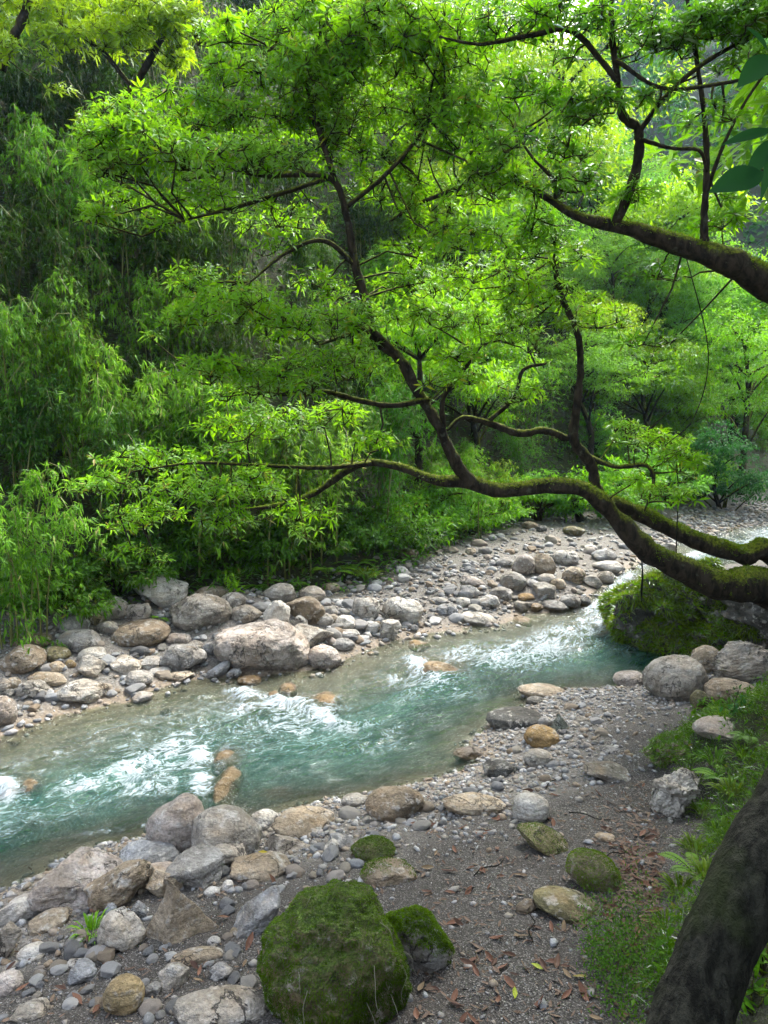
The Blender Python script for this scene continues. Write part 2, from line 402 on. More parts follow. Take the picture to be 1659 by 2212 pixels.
up_ = sstep(20.5, 23, WP[:, 1])*.75; foam = np.maximum(foam, up_*(.6+.5*vnoise(fl*[.5, 1.2, 1])))
foam = np.maximum(foam, .12+.28*sstep(.4, 1.1, hi_['d'])*sstep(-.5, .4, vnoise(fl*[.45, .9, 1]+3)))
foam *= np.clip(hi_['ins']*sstep(-.02, .25, hi_['d'])+.0, 0, 1)
depth = np.where(hi_['ins'], hi_['dep'], 0)
murk = 1-np.exp(-2.1*np.maximum(depth-.03, 0))
for sx, sy, sw, sh in STONES_UNDER:
    g = np.exp(-1.2*(((wpx-sx)/(sw*.62))**2+((wpy-sy)/(sh*.75))**2)**1.5)
    murk *= 1-.82*g
r1 = 1-np.abs(vnoise(fl*[1.1, 3.2, 1])); r2 = 1-np.abs(vnoise(fl*[2.6, 6.5, 1]+4)); r3 = vnoise(fl*[6, 13, 1])
amp = .028+.11*foam
wave = (r1-.6)*.9+(r2-.6)*.5+r3*.22
wh = wz(WP[:, 1])+wave*amp+.06*sstep(.5, 1.1, foam)
wh += .035*sstep(8, 9, WP[:, 1])*vnoise(fl*[.55, 1.3, 1])*sstep(.1, .8, hi_['d'])
wh = np.where(hi_['ins'], wh, np.minimum(wz(WP[:, 1]), wh))
keep = (hi_['ins'] | (hi_['d'] < .35))
j_ = np.arange(mW-1)[:, None]*nW+np.arange(nW-1)[None]
WF = np.stack([j_, j_+1, j_+nW+1, j_+nW], 2).reshape(-1, 4)
WF = WF[keep[WF].any(1)]
used = np.unique(WF); rem = np.zeros(len(WP), int); rem[used] = np.arange(len(used)); WF = rem[WF]
mat, t, out, N = mat_new('water_material')
A = lambda n: N('ShaderNodeAttribute', attribute_name=n)
fv = A('flow').outputs[1]; fo = A('foam').outputs[2]; mk = A('murk').outputs[2]
wn = noise(N, scalev(N, fv, (1.6, 2.6, 1)), 1.0, 3, .5, 0, 1)
fvw = N('ShaderNodeVectorMath', operation='MULTIPLY_ADD', inp={0: wn, 1: (.8, .5, 0), 2: fv}).outputs[0]
def ridged(s, sc_, det):
    x = noise(N, scalev(N, fvw, s), sc_, det, .62); return math_(N, 'SUBTRACT', 1.0, math_(N, 'MULTIPLY', math_(N, 'ABSOLUTE', math_(N, 'SUBTRACT', x, .5)), 3.4), clamp=True)
q1 = ridged((2.2, 5.5, 1), 1.0, 5); q2 = ridged((8, 13, 1), 1.0, 5); q3 = noise(N, scalev(N, fvw, (26, 36, 1)), 1.0, 4, .7)
tex = math_(N, 'ADD', math_(N, 'MULTIPLY', q1, .46), math_(N, 'ADD', math_(N, 'MULTIPLY', q2, .36), math_(N, 'MULTIPLY', q3, .34)))
thr = math_(N, 'SUBTRACT', 1.075, math_(N, 'MULTIPLY', fo, .43))
fm = remap(N, math_(N, 'SUBTRACT', tex, thr), -.05, .20)
soft = math_(N, 'MULTIPLY', remap(N, fo, .3, 1.1), .3)
body = mixc(N, remap(N, noise(N, scalev(N, fv, (.5, 1.4, 1)), 1.0, 3), .3, .7), (.013, .066, .052), (.030, .112, .090))
body = mixc(N, soft, body, (.09, .24, .23))
bs = N('ShaderNodeBump', inp={'Strength': .8, 'Distance': .07, 'Height': math_(N, 'ADD', math_(N, 'MULTIPLY', q1, .7), math_(N, 'ADD', math_(N, 'MULTIPLY', q2, .5), math_(N, 'MULTIPLY', q3, .35)))})
dif = N('ShaderNodeBsdfDiffuse', inp={0: body, 2: bs.outputs[0]})
trp = N('ShaderNodeBsdfTransparent', inp={0: (.86, .93, .82, 1)})
m1 = N('ShaderNodeMixShader', inp={0: math_(N, 'MAXIMUM', mk, math_(N, 'MULTIPLY', soft, .8)), 1: trp.outputs[0], 2: dif.outputs[0]})
gl = N('ShaderNodeBsdfGlossy', inp={0: (1, 1, 1, 1), 1: .05, 'Normal': bs.outputs[0]})
fr = N('ShaderNodeFresnel', inp={0: 1.33, 1: bs.outputs[0]})
m2 = N('ShaderNodeMixShader', inp={0: fr.outputs[0], 1: m1.outputs[0], 2: gl.outputs[0]})
fd = N('ShaderNodeBsdfPrincipled', inp={'Base Color': (.35, .41, .44, 1), 'Roughness': .7, 'Normal': bs.outputs[0]})
m3 = N('ShaderNodeMixShader', inp={0: fm, 1: m2.outputs[0], 2: fd.outputs[0]})
t.links.new(m3.outputs[0], out.inputs[0])
me = make_mesh('river_water', np.column_stack([WP, wh])[used], WF, attrs={'flow': flow[used], 'foam': foam[used], 'murk': murk[used]})
put('river_water', me, mat, kind='structure')
# ------------------------------------------------------------------ rocks
mat, t, out, N = mat_new('rock_material')
oi = N('ShaderNodeObjectInfo'); tc = N('ShaderNodeTexCoord'); geo = N('ShaderNodeNewGeometry')
O = N('ShaderNodeVectorMath', operation='ADD', inp={0: tc.outputs['Object'], 1: N('ShaderNodeCombineXYZ', inp={0: math_(N, 'MULTIPLY', oi.outputs['Random'], 60.0), 1: math_(N, 'MULTIPLY', oi.outputs['Random'], 23.0), 2: 0.0}).outputs[0]}).outputs[0]
a1 = noise(N, O, 2.2, 6, .62, .6); a2 = noise(N, O, 9, 6, .65); a3 = noise(N, O, 38, 4, .6)
st = noise(N, scalev(N, O, (1.2, 1.2, 9)), 1.3, 5, .6, .9)
base = oi.outputs['Color']
col = mixc(N, remap(N, a1, .34, .68), mixc(N, 1.0, base, (.58, .55, .50), 'MULTIPLY'), mixc(N, 1.0, base, (1.38, 1.36, 1.33), 'MULTIPLY'))
col = mixc(N, math_(N, 'MULTIPLY', remap(N, st, .45, .68), .5), col, mixc(N, 1.0, base, (.62, .56, .48), 'MULTIPLY'))
# pale lichen blotches, rusty and dark stains
col = mixc(N, math_(N, 'MULTIPLY', remap(N, a2, .52, .66), .7), col, (.46, .45, .42))
col = mixc(N, math_(N, 'MULTIPLY', remap(N, noise(N, O, 3.3, 5, .6, .3), .56, .72), .40), col, (.26, .17, .08))
col = mixc(N, math_(N, 'MULTIPLY', remap(N, noise(N, O, 5.1, 6, .7), .58, .70), .55), col, (.07, .068, .06))
col = mixc(N, math_(N, 'MULTIPLY', remap(N, noise(N, O, 1.4, 4, .6, .8), .46, .62), .4), col, mixc(N, 1.0, col, (1.08, .93, .76), 'MULTIPLY'))
# quartz veins and cracks
vn = N('ShaderNodeTexNoise', inp={'Vector': scalev(N, O, (1.0, 1.0, 2.2)), 'Scale': 1.3, 'Detail': 4, 'Distortion': 1.2}).outputs[0]
vein = remap(N, math_(N, 'ABSOLUTE', math_(N, 'SUBTRACT', vn, .5)), .0, .007, 1, 0)
col = mixc(N, math_(N, 'MULTIPLY', vein, math_(N, 'MULTIPLY', remap(N, a1, .5, .65), .5)), col, (.55, .54, .51))
ck = N('ShaderNodeTexNoise', inp={'Vector': scalev(N, O, (1.6, 1.6, 1.1)), 'Scale': 1.1, 'Detail': 6, 'Roughness': .6, 'Distortion': .5}).outputs[0]
crack = remap(N, math_(N, 'ABSOLUTE', math_(N, 'SUBTRACT', ck, .47)), .0, .011, 1, 0)
crack = math_(N, 'MULTIPLY', crack, remap(N, noise(N, O, 1.7, 2), .42, .54))
col = mixc(N, math_(N, 'MULTIPLY', crack, .8), col, (.04, .035, .03))
col = mixc(N, math_(N, 'MULTIPLY', remap(N, a3, .38, .62), .6), col, mixc(N, 1.0, col, (.55, .55, .55), 'MULTIPLY'))
# moss: alpha of the object colour is how much of it the rock carries
nz = N('ShaderNodeSeparateXYZ', inp={0: geo.outputs['Normal']}).outputs[2]
mo = math_(N, 'ADD', math_(N, 'MULTIPLY', nz, .45), math_(N, 'MULTIPLY', a1, 1.1))
mo = remap(N, math_(N, 'ADD', mo, math_(N, 'ADD', math_(N, 'MULTIPLY', a2, .35), math_(N, 'MULTIPLY', oi.outputs['Alpha'], 1.1))), 1.45, 1.62)
mossc = mixc(N, remap(N, a3, .3, .7), (.016, .030, .003), (.07, .125, .007))
mossc = mixc(N, remap(N, a2, .4, .65), mossc, (.042, .046, .008))
col = mixc(N, mo, col, mossc)
# wet foot along the water line
sx = N('ShaderNodeSeparateXYZ', inp={0: geo.outputs['Position']})
wl = N('ShaderNodeMapRange', inp={0: sx.outputs[1], 1: 15.5, 2: 18.6, 3: .05, 4: .52}).outputs[0]
hgt = math_(N, 'ADD', math_(N, 'SUBTRACT', sx.outputs[2], wl), math_(N, 'MULTIPLY', math_(N, 'SUBTRACT', a2, .5), .12))
wetf = remap(N, hgt, .06, .14, 1, 0)
under = remap(N, hgt, -.05, .03, 1, 0)
col = mixc(N, math_(N, 'MULTIPLY', under, .75), col, mixc(N, remap(N, a1, .3, .7), (.19, .13, .05), (.10, .078, .034)))
col = mixc(N, math_(N, 'MULTIPLY', wetf, .65), col, mixc(N, 1.0, col, (.45, .40, .34), 'MULTIPLY'))
bh = math_(N, 'ADD', math_(N, 'MULTIPLY', a2, .7), math_(N, 'ADD', math_(N, 'MULTIPLY', a3, .28), math_(N, 'MULTIPLY', st, .5)))
bh = math_(N, 'SUBTRACT', bh, math_(N, 'MULTIPLY', crack, .6))
bmp = N('ShaderNodeBump', inp={'Strength': .95, 'Distance': .09, 'Height': bh})
pr = N('ShaderNodeBsdfPrincipled', inp={'Base Color': col, 'Roughness': math_(N, 'SUBTRACT', .82, math_(N, 'MULTIPLY', wetf, .5)), 'Normal': bmp.outputs[0]})
t.links.new(pr.outputs[0], out.inputs[0])
ROCK = mat

STY = {  # proportions, number of cut planes, nearest plane, noise, strata
    'r': ((1, .9, .8), 7, .80, .07, 0), 'f': ((1, .8, .45), 8, .74, .06, .0), 'a': ((1, .9, .8), 16, .60, .09, .0),
    'm': ((1, .95, 1), 9, .80, .11, 0), 's': ((1, .7, .4), 12, .62, .08, .02), 'l': ((1, .9, .6), 14, .62, .11, .06), 'n': ((1, 1, 1), 5, .66, .07, .0), 'o': ((1, .9, .75), 20, .66, .30, .03)}
def rock_shape(style, seed, sub, roll=0.0):
    pr_, nc, dmin, amp, strata = STY[style]; rs = np.random.RandomState(seed)
    V, F = ICO[sub]; V = V.copy()
    if style == 'n':
        planes = [((-.80, -.40, .44), .34), ((.42, -.80, .42), .34), ((.55, .5, .66), .36), ((-.4, .8, .4), .45), ((0, 0, -1), .4)]
    else:
        planes = [(unit(rs.normal(size=3)*[1, 1, .9]), rs.uniform(dmin, 1.0)) for _ in range(nc)]
    for nrm, d in planes:
        nrm = unit(np.asarray(nrm, float)); s = V@nrm-d; soft = .5*(s+np.sqrt(s*s+.0035)); V = V-nrm[None]*(np.where(s > -.3, soft, 0)*.97)[:, None]
    off = rs.uniform(-50, 50, 3)
    D = unit(V)
    k = fbm(V*1.35+off, 5, .5)*amp+np.abs(fbm(V*2.6+off+9, 4))*-amp*.55
    k = k+fbm(V*6.5+off+3, 3)*amp*.16-np.maximum(0, .12-np.abs(fbm(V*1.9+off+30, 3)))*amp*2.2
    V = V+D*k[:, None]
    if strata:
        q = V[:, 2]*9+fbm(V*1.6+off, 3)*1.4; V = V+D*((np.abs((q % 1.0)-.5)*2-.5)*strata)[:, None]
    V = V*np.array(pr_)
    c, s = math.cos(math.radians(roll)), math.sin(math.radians(roll))
    V = V@np.array([[c, 0, s], [0, 1, 0], [-s, 0, c]])
    lo, hi = V.min(0), V.max(0)
    return (V-(lo+hi)/2)/((hi-lo)/2), F
PAL = {'g': (.25, .25, .245), 'bg': (.25, .265, .285), 'w': (.42, .415, .40), 't': (.33, .28, .21), 'b': (.215, .175, .125), 'p': (.37, .335, .31), 'd': (.075, .078, .075), 'y': (.36, .29, .16), 'o': (.15, .14, .07), 'gold': (.30, .20, .08), 'gt': (.29, .275, .245), 'gg': (.20, .235, .20), 'k': (.45, .44, .41)}
def add_rock(px, py, w_, h_, pal, style, label, roll=0, moss=-.2, dr=.85, sub=None, name=None, cat=None, group=None, Y=None, seed=None, sink=.08):
    near_ = py > 1700 and px < 800 and not label.startswith('big boulder')
    if near_ and style == 'r' and 'round' not in label and 'knobbly' not in label: style = 'a'
    w_, h_ = (w_*1.12, h_*1.13) if near_ else (w_*1.05, h_*1.06)
    add_rock.n += 1; seed = seed or add_rock.n*13+5
    sub = sub or (5 if w_ > 185 else 4 if w_ > 50 else 3)
    p0 = on_ground(px, py+.40*h_) if Y is None else at(px, py, Y)
    d0 = pray(px, py); th = math.asin(-d0[2]/np.linalg.norm(d0))
    Yc = p0[1]; 
    for _ in range(3):
        sl_ = (Yc*CP)/1.0
        m = Yc*np.linalg.norm(d0)/np.linalg.norm(np.array([d0[0], 1, (PH/2-py)/FPX]))/FPX*1.0
        a = w_/2*m; hh = h_/2*m
        b = min(a*dr, hh*.80/max(math.sin(th), .05)); c = math.sqrt(max(hh*hh-(b*math.sin(th))**2, .05*hh*hh))/math.cos(th)
        Yc = p0[1]+(.62*b if Y is None else 0)
    C = at(px, py, Yc)
    V, F = rock_shape(style, seed, sub, roll); V = V*np.array([a, b, c])
    if near_: C[2] -= .10*c
    g = float(height(C[None, :2])[0])
    if C[2]-c > g-sink:
        k = (C[2]-g+sink)/c; V[:, 2] = np.where(V[:, 2] < 0, V[:, 2]*k, V[:, 2])
    yaw = -math.atan2(C[0], C[1])
    V = V@rotz_mat(yaw).T
    me = make_mesh('boulder', V, F)
    nm = name or ('boulder' if w_ >= 60 else 'stone')
    col = PAL[pal]; j = .92+.16*np.random.RandomState(seed).rand()
    o = put(nm, me, ROCK, loc=C, label=label, cat=cat or nm, group=group, color=(col[0]*j, col[1]*j, col[2]*j, moss))
    ROCKS.append((px, py, w_, h_, o, V, F, C))
    return o
add_rock.n = 0
ROCKS = []
FB, NB, UB = 'boulders piled along the far bank', 'boulders along the near bank', 'stones of the upstream gravel bar'
for r in [
    # ---- far bank, downstream pile
    (47, 1428, 100, 68, 'b', 'f', 'brown banded oval boulder under the drooping bamboo at the edge', 4),
    (-4, 1542, 76, 74, 'p', 'r', 'pale pinkish boulder at the far waterline, cut by the picture edge'),
    (72, 1488, 78, 48, 'gt', 'l', 'grey striped boulder below the brown oval boulder', -8),
    (181, 1494, 120, 62, 'k', 'a', 'pale lichen-spotted flat boulder on the sandy far water edge'),
    (194, 1442, 64, 52, 'gt', 'a', 'squat brown-grey boulder just above the lichen-spotted flat one'),
    (170, 1388, 90, 56, 'g', 'r', 'smooth grey boulder half under the bamboo skirt'),
    (160, 1352, 66, 44, 'g', 'r', 'grey rounded boulder tucked highest beneath the bamboo plume'),
    (303, 1370, 124, 60, 'b', 'f', 'flat brown boulder overhanging a dark gap, left of the big round one', 3),
    (434, 1326, 128, 87, 'gt', 'r', 'big round brown-grey boulder with cracks, middle of the far pile', 0, -.2, .85),
    (349, 1280, 112, 78, 'k', 'a', 'white angular boulder at the top of the far pile under leaves', -6),
    (238, 1316, 84, 52, 'gt', 'a', 'grey boulder with lichen left of the white angular boulder', 8),
    (298, 1325, 54, 44, 'p', 'a', 'pinkish grey stone between the white boulder and the flat brown one'),
    (395, 1424, 102, 68, 'g', 'a', 'dark grey pitted boulder left of the largest boulder', -10),
    (566, 1398, 206, 118, 'p', 'r', 'largest boulder of the far bank, pale and smooth beside the water', -9, -.4, .8, 5),
    (701, 1422, 72, 58, 'p', 'r', 'pink boulder in the water right of the largest boulder', -20),
    (672, 1374, 98, 54, 'k', 'a', 'pale boulder just behind the largest boulder'),
    (531, 1327, 68, 42, 'gt', 'r', 'tan-grey boulder right of the big round brown-grey one'),
    (598, 1329, 57, 64, 'k', 'a', 'upright pale angular stone between the tan-grey and brown block', 20),
    (658, 1320, 87, 62, 'b', 'a', 'brown block boulder leaning right above the pale angular stone', -18),
    (604, 1282, 70, 44, 'gt', 'r', 'grey-brown boulder beside the green ferns of the far bank', 8),
    (674, 1285, 57, 38, 'gt', 'r', 'grey stone with pale top behind the brown block boulder'),
    (790, 1317, 60, 54, 'k', 'r', 'white round boulder standing on the gravel left of the wide white one'),
    (870, 1321, 87, 62, 'k', 'r', 'wide white boulder on the gravel near the shallow brown water', -12),
    (843, 1363, 48, 46, 'k', 'a', 'white stone with mossy foot at the waterline', 0, -.1),
    (741, 1393, 52, 30, 'g', 'f', 'flat grey stone at the waterline right of the pale boulder'),
    (299, 1468, 62, 38, 'w', 'r', 'white rounded boulder above the shallow brown water'),
    (388, 1464, 60, 28, 't', 'a', 'tan rough boulder at the waterline under the dark grey pitted one'),
    (468, 1450, 58, 42, 'bg', 's', 'blue-grey slab stone leaning under the largest boulder', 30),
    (505, 1456, 34, 26, 'bg', 's', 'small blue-grey slab in the shadow under the largest boulder', 20),
    (272, 1438, 64, 42, 'k', 'a', 'beige angular boulder amid small white stones', -18),
    (318, 1432, 56, 30, 'w', 'a', 'white flat stone left of the dark grey pitted boulder'),
    (345, 1451, 48, 20, 'w', 'f', 'long white flat stone with dark underside'),
    (385, 1381, 54, 30, 'p', 'r', 'rounded pinkish stone right of the flat brown boulder'),
    (421, 1398, 48, 30, 'w', 'a', 'white stone above the dark grey pitted boulder'),
    (454, 1403, 34, 34, 'bg', 'a', 'blue-grey stone wedged left of the largest boulder'),
    (308, 1508, 46, 26, 'w', 'a', 'white angular stone standing alone in the shallow brown water', 18),
    (358, 1540, 24, 17, 'bg', 'r', 'small grey stone breaking the water surface on its own'),
    (202, 1416, 64, 38, 'k', 'f', 'pale oval boulder above the squat brown-grey one'),
    (103, 1466, 80, 34, 't', 'f', 'tan flat boulder between the brown oval and the grey striped one', -14),
    (122, 1442, 36, 28, 't', 'r', 'small tan stone right of the brown oval boulder'),
    (152, 1436, 24, 22, 'y', 'r', 'small yellowish stone near the bamboo tips'),
    (120, 1414, 62, 36, 'o', 'r', 'olive mossy boulder right above the brown oval one', 0, .1),
    (65, 1388, 88, 38, 'b', 'f', 'brown low boulder behind the brown oval one at the bamboo foot', 0, .0),
    (232, 1358, 44, 36, 'gt', 'a', 'grey stone between the smooth grey and the flat brown boulders'),
    (207, 1340, 36, 30, 'o', 'r', 'olive stone in the dark under the bamboo', 0, .1),
    (503, 1300, 54, 40, 'gt', 'r', 'grey-brown stone right behind the big round boulder'),
    (458, 1281, 68, 30, 't', 'f', 'tan flat-topped boulder behind the big round boulder'),
    (714, 1271, 40, 22, 't', 'f', 'tan stone at the fern edge of the far bank'),
    (8, 1484, 34, 34, 'gt', 'r', 'olive-grey stone at the picture edge below the brown oval boulder'),
    (28, 1478, 34, 28, 't', 'r', 'tan stone beside the grey striped boulder'),
    (18, 1500, 36, 20, 'd', 'a', 'dark flat stone under the tan stone at the edge'),
    (538, 1471, 52, 26, 'gold', 'r', 'orange-brown wet stone under the right end of the largest boulder'),
    (700, 1340, 42, 30, 'w', 'r', 'white stone right of the brown block boulder'),
    (712, 1322, 36, 26, 'w', 'r', 'white stone standing at the foot of the grey pale-topped one'),
    (752, 1370, 50, 26, 'w', 'f', 'whitish flat stone left of the mossy-footed white stone'),
    (745, 1345, 44, 30, 'k', 'a', 'pale stone between the pale boulder and the white round one'),
    (803, 1358, 36, 32, 'w', 'a', 'white stone below the white round boulder'),
    (645, 1342, 40, 28, 'k', 'a', 'pale chip stone above the pale boulder'),
    # ---- gravel bar upstream
    (1130, 1223, 50, 50, 'p', 'r', 'pinkish round boulder, left one of the twin boulders midstream bar', 12),
    (1175, 1222, 50, 52, 't', 'a', 'tan round boulder, right one of the twin boulders on the bar', -12),
    (1222, 1206, 56, 36, 'w', 'r', 'white boulder behind the tan twin boulder'),
    (1312, 1226, 64, 30, 'w', 'f', 'long white flat boulder at the head of the rapid'),
    (1305, 1202, 54, 28, 'bg', 'r', 'pale blue-grey boulder behind the long white flat one'),
    (1240, 1243, 50, 38, 't', 'a', 'tan wedge boulder right of the twin boulders', -25),
    (1280, 1257, 40, 28, 'gt', 'a', 'grey-tan stone beside the rapid above the wet rocks', -18),
    (1307, 1249, 36, 30, 'gt', 'a', 'brownish stone at the rapid right of the grey-tan one'),
    (1109, 1257, 58, 44, 'g', 'r', 'smooth dark grey boulder below the twin boulders', -12),
    (1020, 1257, 50, 28, 'p', 'f', 'pinkish oblong boulder high on the gravel bar', -20),
    (1015, 1280, 44, 32, 'bg', 'a', 'blue-grey stone below the pinkish oblong boulder'),
    (1055, 1301, 48, 32, 'w', 'r', 'whitish grey boulder above the striped flat boulder'),
    (1082, 1284, 50, 32, 'g', 'r', 'grey round boulder in front of the smooth dark grey one'),
    (1035, 1338, 76, 32, 'k', 'f', 'white and grey striped flat boulder dipping into the water', -14),
    (965, 1318, 48, 28, 'bg', 'f', 'light blue-grey flat stone on the lower gravel bar'),
    (950, 1298, 48, 18, 'g', 'f', 'low grey stone above the light blue-grey flat stone'),
    (1175, 1278, 50, 40, 'gt', 'a', 'wet brownish boulder left of the cascade'),
    (1132, 1314, 44, 30, 'gt', 'a', 'wet tan-grey stone at the shallow brown water below the bar', -25),
    (1158, 1313, 30, 20, 'gold', 'r', 'golden wet stone at the foot of the bar'),
    (1135, 1291, 40, 20, 'gold', 'f', 'golden brown flat stone below the smooth dark grey boulder'),
    (1230, 1301, 48, 32, 'g', 'r', 'wet grey rounded rock in the cascade'),
    (1264, 1300, 26, 24, 'd', 'r', 'black wet rock at the lip of the cascade'),
    (1197, 1309, 60, 26, 'bg', 'f', 'wet blue-grey slab in the cascade', -6),
    (1145, 1136, 34, 20, 't', 'r', 'tan boulder at the far end of the sandy patch'),
    (1170, 1143, 22, 16, 'd', 'r', 'dark stone beside the far tan boulder'),
    (1240, 1148, 46, 22, 'o', 'f', 'olive mossy boulder under the far bushes', 0, .15),
    (882, 1196, 42, 24, 'b', 'a', 'brown block stone at the foot of the ferns', -20),
    (1017, 1192, 22, 17, 't', 'r', 'small tan stone at the back of the gravel bar'),
    (1440, 1184, 40, 26, 'w', 'a', 'white boulder by the upstream water seen between the mossy limbs'),
    (1410, 1182, 30, 16, 'w', 'f', 'white flat stone upstream, left of the white boulder'),
    (1180, 1250, 40, 22, 'w', 'f', 'white flat stone under the twin boulders'),
    (1205, 1263, 34, 26, 't', 'r', 'small tan round stone left of the wedge boulder'),
    (1150, 1262, 32, 20, 'bg', 'r', 'blue-grey stone under the pinkish twin boulder'),
    (1090, 1215, 40, 22, 'g', 'r', 'grey stone left behind the pinkish twin boulder'),
    (1048, 1190, 30, 18, 'bg', 'r', 'bluish stone near the back edge of the gravel bar'),
    (1000, 1302, 34, 22, 'w', 'a', 'white stone between the two blue-grey stones of the bar'),
    # ---- near bank, upstream end
    (1459, 1469, 134, 108, 'gt', 'r', 'big round boulder with a mossy belly beside the cave', 0, .12, .9),
    (1361, 1467, 70, 38, 'p', 'r', 'pale oval boulder at the pool left of the big round one'),
    (1525, 1427, 66, 64, 't', 'r', 'rounded tan boulder wedged against the layered block', 10, -.2),
    (1606, 1434, 132, 98, 'gt', 'l', 'layered striated block boulder at the mouth of the cave', 10, -.2, .8, 5),
    (1580, 1496, 112, 64, 't', 'r', 'rounded tan boulder under the layered block', -6, -.05),
    (1512, 1514, 42, 46, 'o', 'r', 'small mossy stone between the big round boulder and the tan one', 0, .2),
    (1170, 1491, 102, 30, 't', 'f', 'tan flat boulder lying in the shallow water edge', -4),
    (1110, 1552, 118, 50, 'd', 'f', 'dark wet boulder with mossy top in the near shallows', 6, .1),
    (1211, 1560, 48, 42, 'gg', 'n', 'greenish grey pointed stone behind the golden boulder'),
    (1170, 1592, 76, 50, 'gold', 'r', 'golden brown smooth boulder in front of the dark wet one', -10),
    (1011, 1628, 66, 36, 'p', 'r', 'pinkish tan boulder sitting in the near shallows', 4),
    (1163, 1638, 66, 42, 'gt', 'r', 'olive-tan boulder on the water edge below the golden one', -14),
    (1320, 1620, 48, 18, 'bg', 'f', 'blue-grey long stone on the dark sand', -8),
    (1178, 1561, 32, 26, 'g', 'r', 'dark grey stone left of the pointed greenish stone'),
    (1157, 1514, 42, 20, 'd', 'f', 'dark flat stone behind the tan flat boulder'),
    (1079, 1660, 72, 42, 'd', 'r', 'blackish mossy boulder at the near water edge', -10, .05),
    (1318, 1668, 110, 46, 'gt', 's', 'long pale bone-shaped boulder on the dark sand', -24),
    (853, 1737, 130, 78, 'b', 'r', 'brown rounded boulder with a dark mossy face at the water edge', 4, .0, .8, 5),
    (1024, 1737, 138, 48, 't', 'f', 'long flat tan boulder sunk in the gravel'),
    (1147, 1748, 82, 68, 'k', 'r', 'pale round lichen boulder on the grit'),
    (1177, 1816, 124, 68, 'o', 's', 'flat angular boulder with mossy ledges on the path', -22, .24),
    (1281, 1884, 114, 92, 'b', 'r', 'brown boulder with a bright moss cap on the path', -25, .34, .8, 5),
    (1222, 1955, 142, 74, 'o', 'f', 'dark smooth domed boulder with a chipped corner on the path', -12, -.2, .8, 5),
    (1136, 1958, 44, 38, 'b', 'a', 'broken chip stone left of the dark domed boulder', 20),
    (1307, 1809, 44, 20, 't', 'r', 'small tan stone on the path right of the mossy ledges'),
    (765, 1728, 54, 30, 'gt', 'r', 'tan-grey stone left of the brown rounded boulder'),
    # ---- near bank, downstream pile
    (382, 1783, 122, 128, 'p', 'r', 'tall rounded boulder at the water, left one of the fused pair', 15, -.4, .85),
    (490, 1802, 146, 118, 'gt', 'r', 'rounded grey-pink boulder at the water, right one of the fused pair', -14, -.4, .85),
    (655, 1774, 130, 66, 't', 'r', 'tan boulder with dark underside near the water', -10, -.3),
    (570, 1772, 62, 44, 'k', 'r', 'pale tan boulder left of the tan one with dark underside'),
    (617, 1818, 126, 64, 'gt', 'n', 'grey wedge boulder below the tan one with dark underside', 4),
    (563, 1870, 124, 62, 't', 'f', 'smooth oval tan boulder like a loaf in the gravel', 2),
    (325, 1846, 126, 66, 'bg', 'a', 'blue-grey boulder between the fused pair and the big pale block', 10),
    (385, 1828, 44, 36, 'w', 'a', 'white angular stone at the foot of the fused pair'),
    (165, 1904, 188, 124, 'p', 'a', 'big pale block boulder at the water edge, pink and blue-grey', 8, -.4, .85),
    (255, 1911, 146, 108, 'b', 'l', 'layered brown-grey boulder leaning on the big pale block', 26, -.2, .85),
    (415, 1876, 132, 82, 'g', 'a', 'grey slab-sided boulder below the fused pair', -4, -.3),
    (492, 1845, 80, 54, 'gt', 'r', 'grey-brown boulder with a dark stain under the fused pair'),
    (345, 1884, 80, 40, 'p', 'a', 'pale pinkish boulder left of the grey slab-sided one'),
    (355, 1908, 74, 60, 't', 'a', 'tan block boulder right behind the brown pyramid'),
    (386, 1966, 182, 160, 't', 'n', 'brown pyramid boulder with a flat dark mossy face', 0, -.08, .8, 5),
    (550, 1972, 106, 102, 'bg', 's', 'blue-grey leaning slab boulder right of the brown pyramid', 42, -.5),
    (262, 2012, 96, 92, 'k', 'a', 'pale wedge boulder left of the brown pyramid', 40),
    (37, 1966, 86, 64, 'w', 'a', 'white angular boulder near the corner by the water', -10),
    (108, 1990, 88, 44, 't', 'f', 'tan streaked boulder below the big pale block', 14),
    (14, 2034, 62, 82, 'gt', 'l', 'grey banded boulder cut by the picture edge below the white one', 30),
    (72, 2057, 64, 40, 'w', 'r', 'pale grey rounded boulder below the tan streaked one'),
    (427, 2066, 108, 38, 't', 'f', 'beige flat boulder below the brown pyramid', -4),
    (377, 2111, 64, 56, 'gt', 'a', 'grey-tan blocky boulder below the beige flat one'),
    (268, 2149, 84, 84, 'y', 'r', 'yellowish knobbly boulder in the foreground gravel', 0, -.2, .85),
    (480, 2177, 200, 88, 'gt', 'f', 'large flat tan boulder with lichen dots beside the big moss boulder', -8, -.3, .8, 5),
    (14, 2126, 66, 54, 'p', 'r', 'pinkish boulder at the picture edge in the foreground gravel'),
    (65, 2184, 80, 42, 'gt', 'a', 'tan rough boulder in the bottom corner', 6),
    (178, 2104, 58, 50, 'bg', 'a', 'blue-grey leaning stone in the foreground gravel', 35),
    (478, 2099, 48, 38, 'bg', 'a', 'blue-grey stone right of the grey-tan blocky boulder', 12),
    (298, 1971, 36, 40, 'bg', 'r', 'blue-grey stone left of the brown pyramid'),
    (240, 1969, 26, 32, 'bg', 'r', 'small bluish stone left of the blue-grey one by the pyramid'),
    (462, 2034, 28, 24, 'w', 'r', 'round white stone below the leaning slab'),
    (458, 1926, 34, 22, 'w', 'r', 'round white stone right of the pyramid tip'),
    (490, 1915, 30, 24, 'w', 'a', 'white angular stone next to the round white one by the pyramid'),
    (720, 1829, 40, 34, 'k', 'a', 'pale angular stone left of the mossy tan boulder'),
